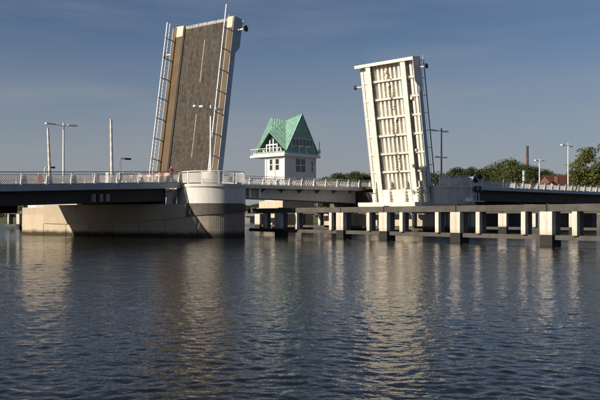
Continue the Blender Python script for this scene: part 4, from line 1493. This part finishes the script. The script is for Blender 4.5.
# far wood along the left of the far bank: a single mass
def far_wood():
    g = np.random.default_rng(31)
    n = 30000
    x = g.uniform(-330, 30, n)
    base = 338 + 0.02 * x
    dep = g.uniform(0, 30, n)
    hmax = 6.2 + 2.2 * np.sin(x * 0.11) + 1.6 * np.sin(x * 0.043 + 1) + 1.0 * np.sin(x * 0.31)
    hmax = np.where(x > -40, hmax * 1.15, hmax)
    z = 1.2 + hmax * g.random(n) ** 0.7
    pos = np.stack([x, base + dep, z], 1)
    u = g.normal(0, 1, (n, 3)) + np.array([0, -0.6, 0.6])
    u /= np.linalg.norm(u, axis=1)[:, None]
    t1 = np.cross(u, g.normal(0, 1, (n, 3)))
    t1 /= np.linalg.norm(t1, axis=1)[:, None]
    t2 = np.cross(u, t1)
    s = g.uniform(0.6, 1.3, n)[:, None]
    q = np.stack([pos - t1 * s * 0.6, pos + t2 * s * 0.4, pos + t1 * s * 0.6, pos - t2 * s * 0.4], 1).reshape(-1, 3)
    me = bpy.data.meshes.new('far_wood')
    me.from_pydata(q.tolist(), [], np.arange(len(q)).reshape(-1, 4).tolist())
    me.materials.append(M['leaf_mid'])
    o = bpy.data.objects.new('far_wood', me)
    COL.objects.link(o)
    tag(o, 'low far green wood along the opposite shore', 'wood', None, 'stuff')
far_wood()

# ------------------------------------------------------------------ houses and chimney on the right bank
def house(label, px, d, ridge_y, w, dep, rotz, wall_mat, roof_h=3.2, ground=2.2):
    x = (px - 300) / 833.0 * d
    rz = 2.1 + (216 - ridge_y) * d / 833.0 - ground
    ev = rz - roof_h
    t = thing('house', label, 'house', (x, d, ground), rotz)
    MB().box(-w / 2, w / 2, -dep / 2, dep / 2, -0.5, ev).build('wall', wall_mat, t)
    b = MB()
    o = 0.4
    b.slab([(-w / 2 - o, -dep / 2 - o, ev - 0.25), (w / 2 + o, -dep / 2 - o, ev - 0.25), (w / 2 + o, 0, rz), (-w / 2 - o, 0, rz)], 0.2)
    b.slab([(w / 2 + o, dep / 2 + o, ev - 0.25), (-w / 2 - o, dep / 2 + o, ev - 0.25), (-w / 2 - o, 0, rz), (w / 2 + o, 0, rz)], 0.2)
    rf = b.build('roof', 'tile', t)
    g = MB()
    for sx in (-w / 2 + 0.02, w / 2 - 0.14):
        i = len(g.v)
        g.v += [(sx, -dep / 2 + 0.05, ev), (sx, dep / 2 - 0.05, ev), (sx, 0, rz - 0.3), (sx + 0.12, -dep / 2 + 0.05, ev), (sx + 0.12, dep / 2 - 0.05, ev), (sx + 0.12, 0, rz - 0.3)]
        g.f += [(i, i + 2, i + 1), (i + 3, i + 4, i + 5), (i, i + 1, i + 4, i + 3), (i + 1, i + 2, i + 5, i + 4), (i + 2, i, i + 3, i + 5)]
    g.build('gable', wall_mat, t)
    MB().box(w * 0.22, w * 0.22 + 0.8, -0.9, -0.1, rz - 1.2, rz + 1.3).build('chimney', 'brick', rf)
    for k in range(3):
        xx = -w / 2 + w * (k + 0.5) / 3
        fr = MB().box(xx - 0.55, xx + 0.55, -dep / 2 - 0.06, -dep / 2 + 0.02, ev - 2.2, ev - 0.8).build('window', 'frame_white', t)
        MB().box(xx - 0.45, xx + 0.45, -dep / 2 - 0.08, -dep / 2 - 0.05, ev - 2.1, ev - 0.9).build('pane', 'glass', fr)
house('long red-roofed house between the smaller and the taller lamp post', 561, 214, 175.5, 11, 8, R(25), 'house')
house('red-roofed house right of the taller lamp post', 581, 224, 174.0, 8, 7, R(-20), 'house')
house('small white-gabled house behind the smaller lamp post', 553, 206, 181.5, 5, 4.5, R(60), 'cream', 2.2)

d = 300.0
t = thing('brick_chimney', 'tall slim brick chimney with mossy dark top rising above the trees', 'chimney', ((527.3 - 300) / 833 * d, d, 1.5))
b = MB()
zt = 2.1 + (216 - 146) * d / 833 - 1.5
b.tube([(0, 0, 0), (0, 0, zt * 0.86)], [0.62, 0.47], 14)
b.build('lower_shaft', 'brick', t, smooth=True)
MB().tube([(0, 0, zt * 0.86), (0, 0, zt * 0.98)], [0.468, 0.42], 14).build('upper_shaft', 'mossbrick', t, smooth=True)
MB().tube([(0, 0, zt * 0.98), (0, 0, zt)], [0.50, 0.50], 14).build('rim', 'mossbrick', t, smooth=True)

# small sheds on the far quay glimpsed beneath the footbridge
for px, lab in ((255, 'small pale boathouse on the far shore seen under the footbridge'),):
    dd = 292.0
    t = thing('boathouse', lab, 'shed', ((px - 300) / 833 * dd, dd, 0.2), R(15))
    MB().box(-4, 4, -2, 2, -1.5, 2.0).build('wall', 'cream', t)
    b = MB()
    b.slab([(-4.3, -2.3, 1.9), (4.3, -2.3, 1.9), (4.3, 0, 3.1), (-4.3, 0, 3.1)], 0.12)
    b.slab([(4.3, 2.3, 1.9), (-4.3, 2.3, 1.9), (-4.3, 0, 3.1), (4.3, 0, 3.1)], 0.12)
    b.build('roof', 'girder_grey', t)
    for x in (-2.2, 0.6):
        MB().box(x, x + 1.4, -2.06, -2.01, -0.2, 1.5).build('door', 'girder_dark', t)
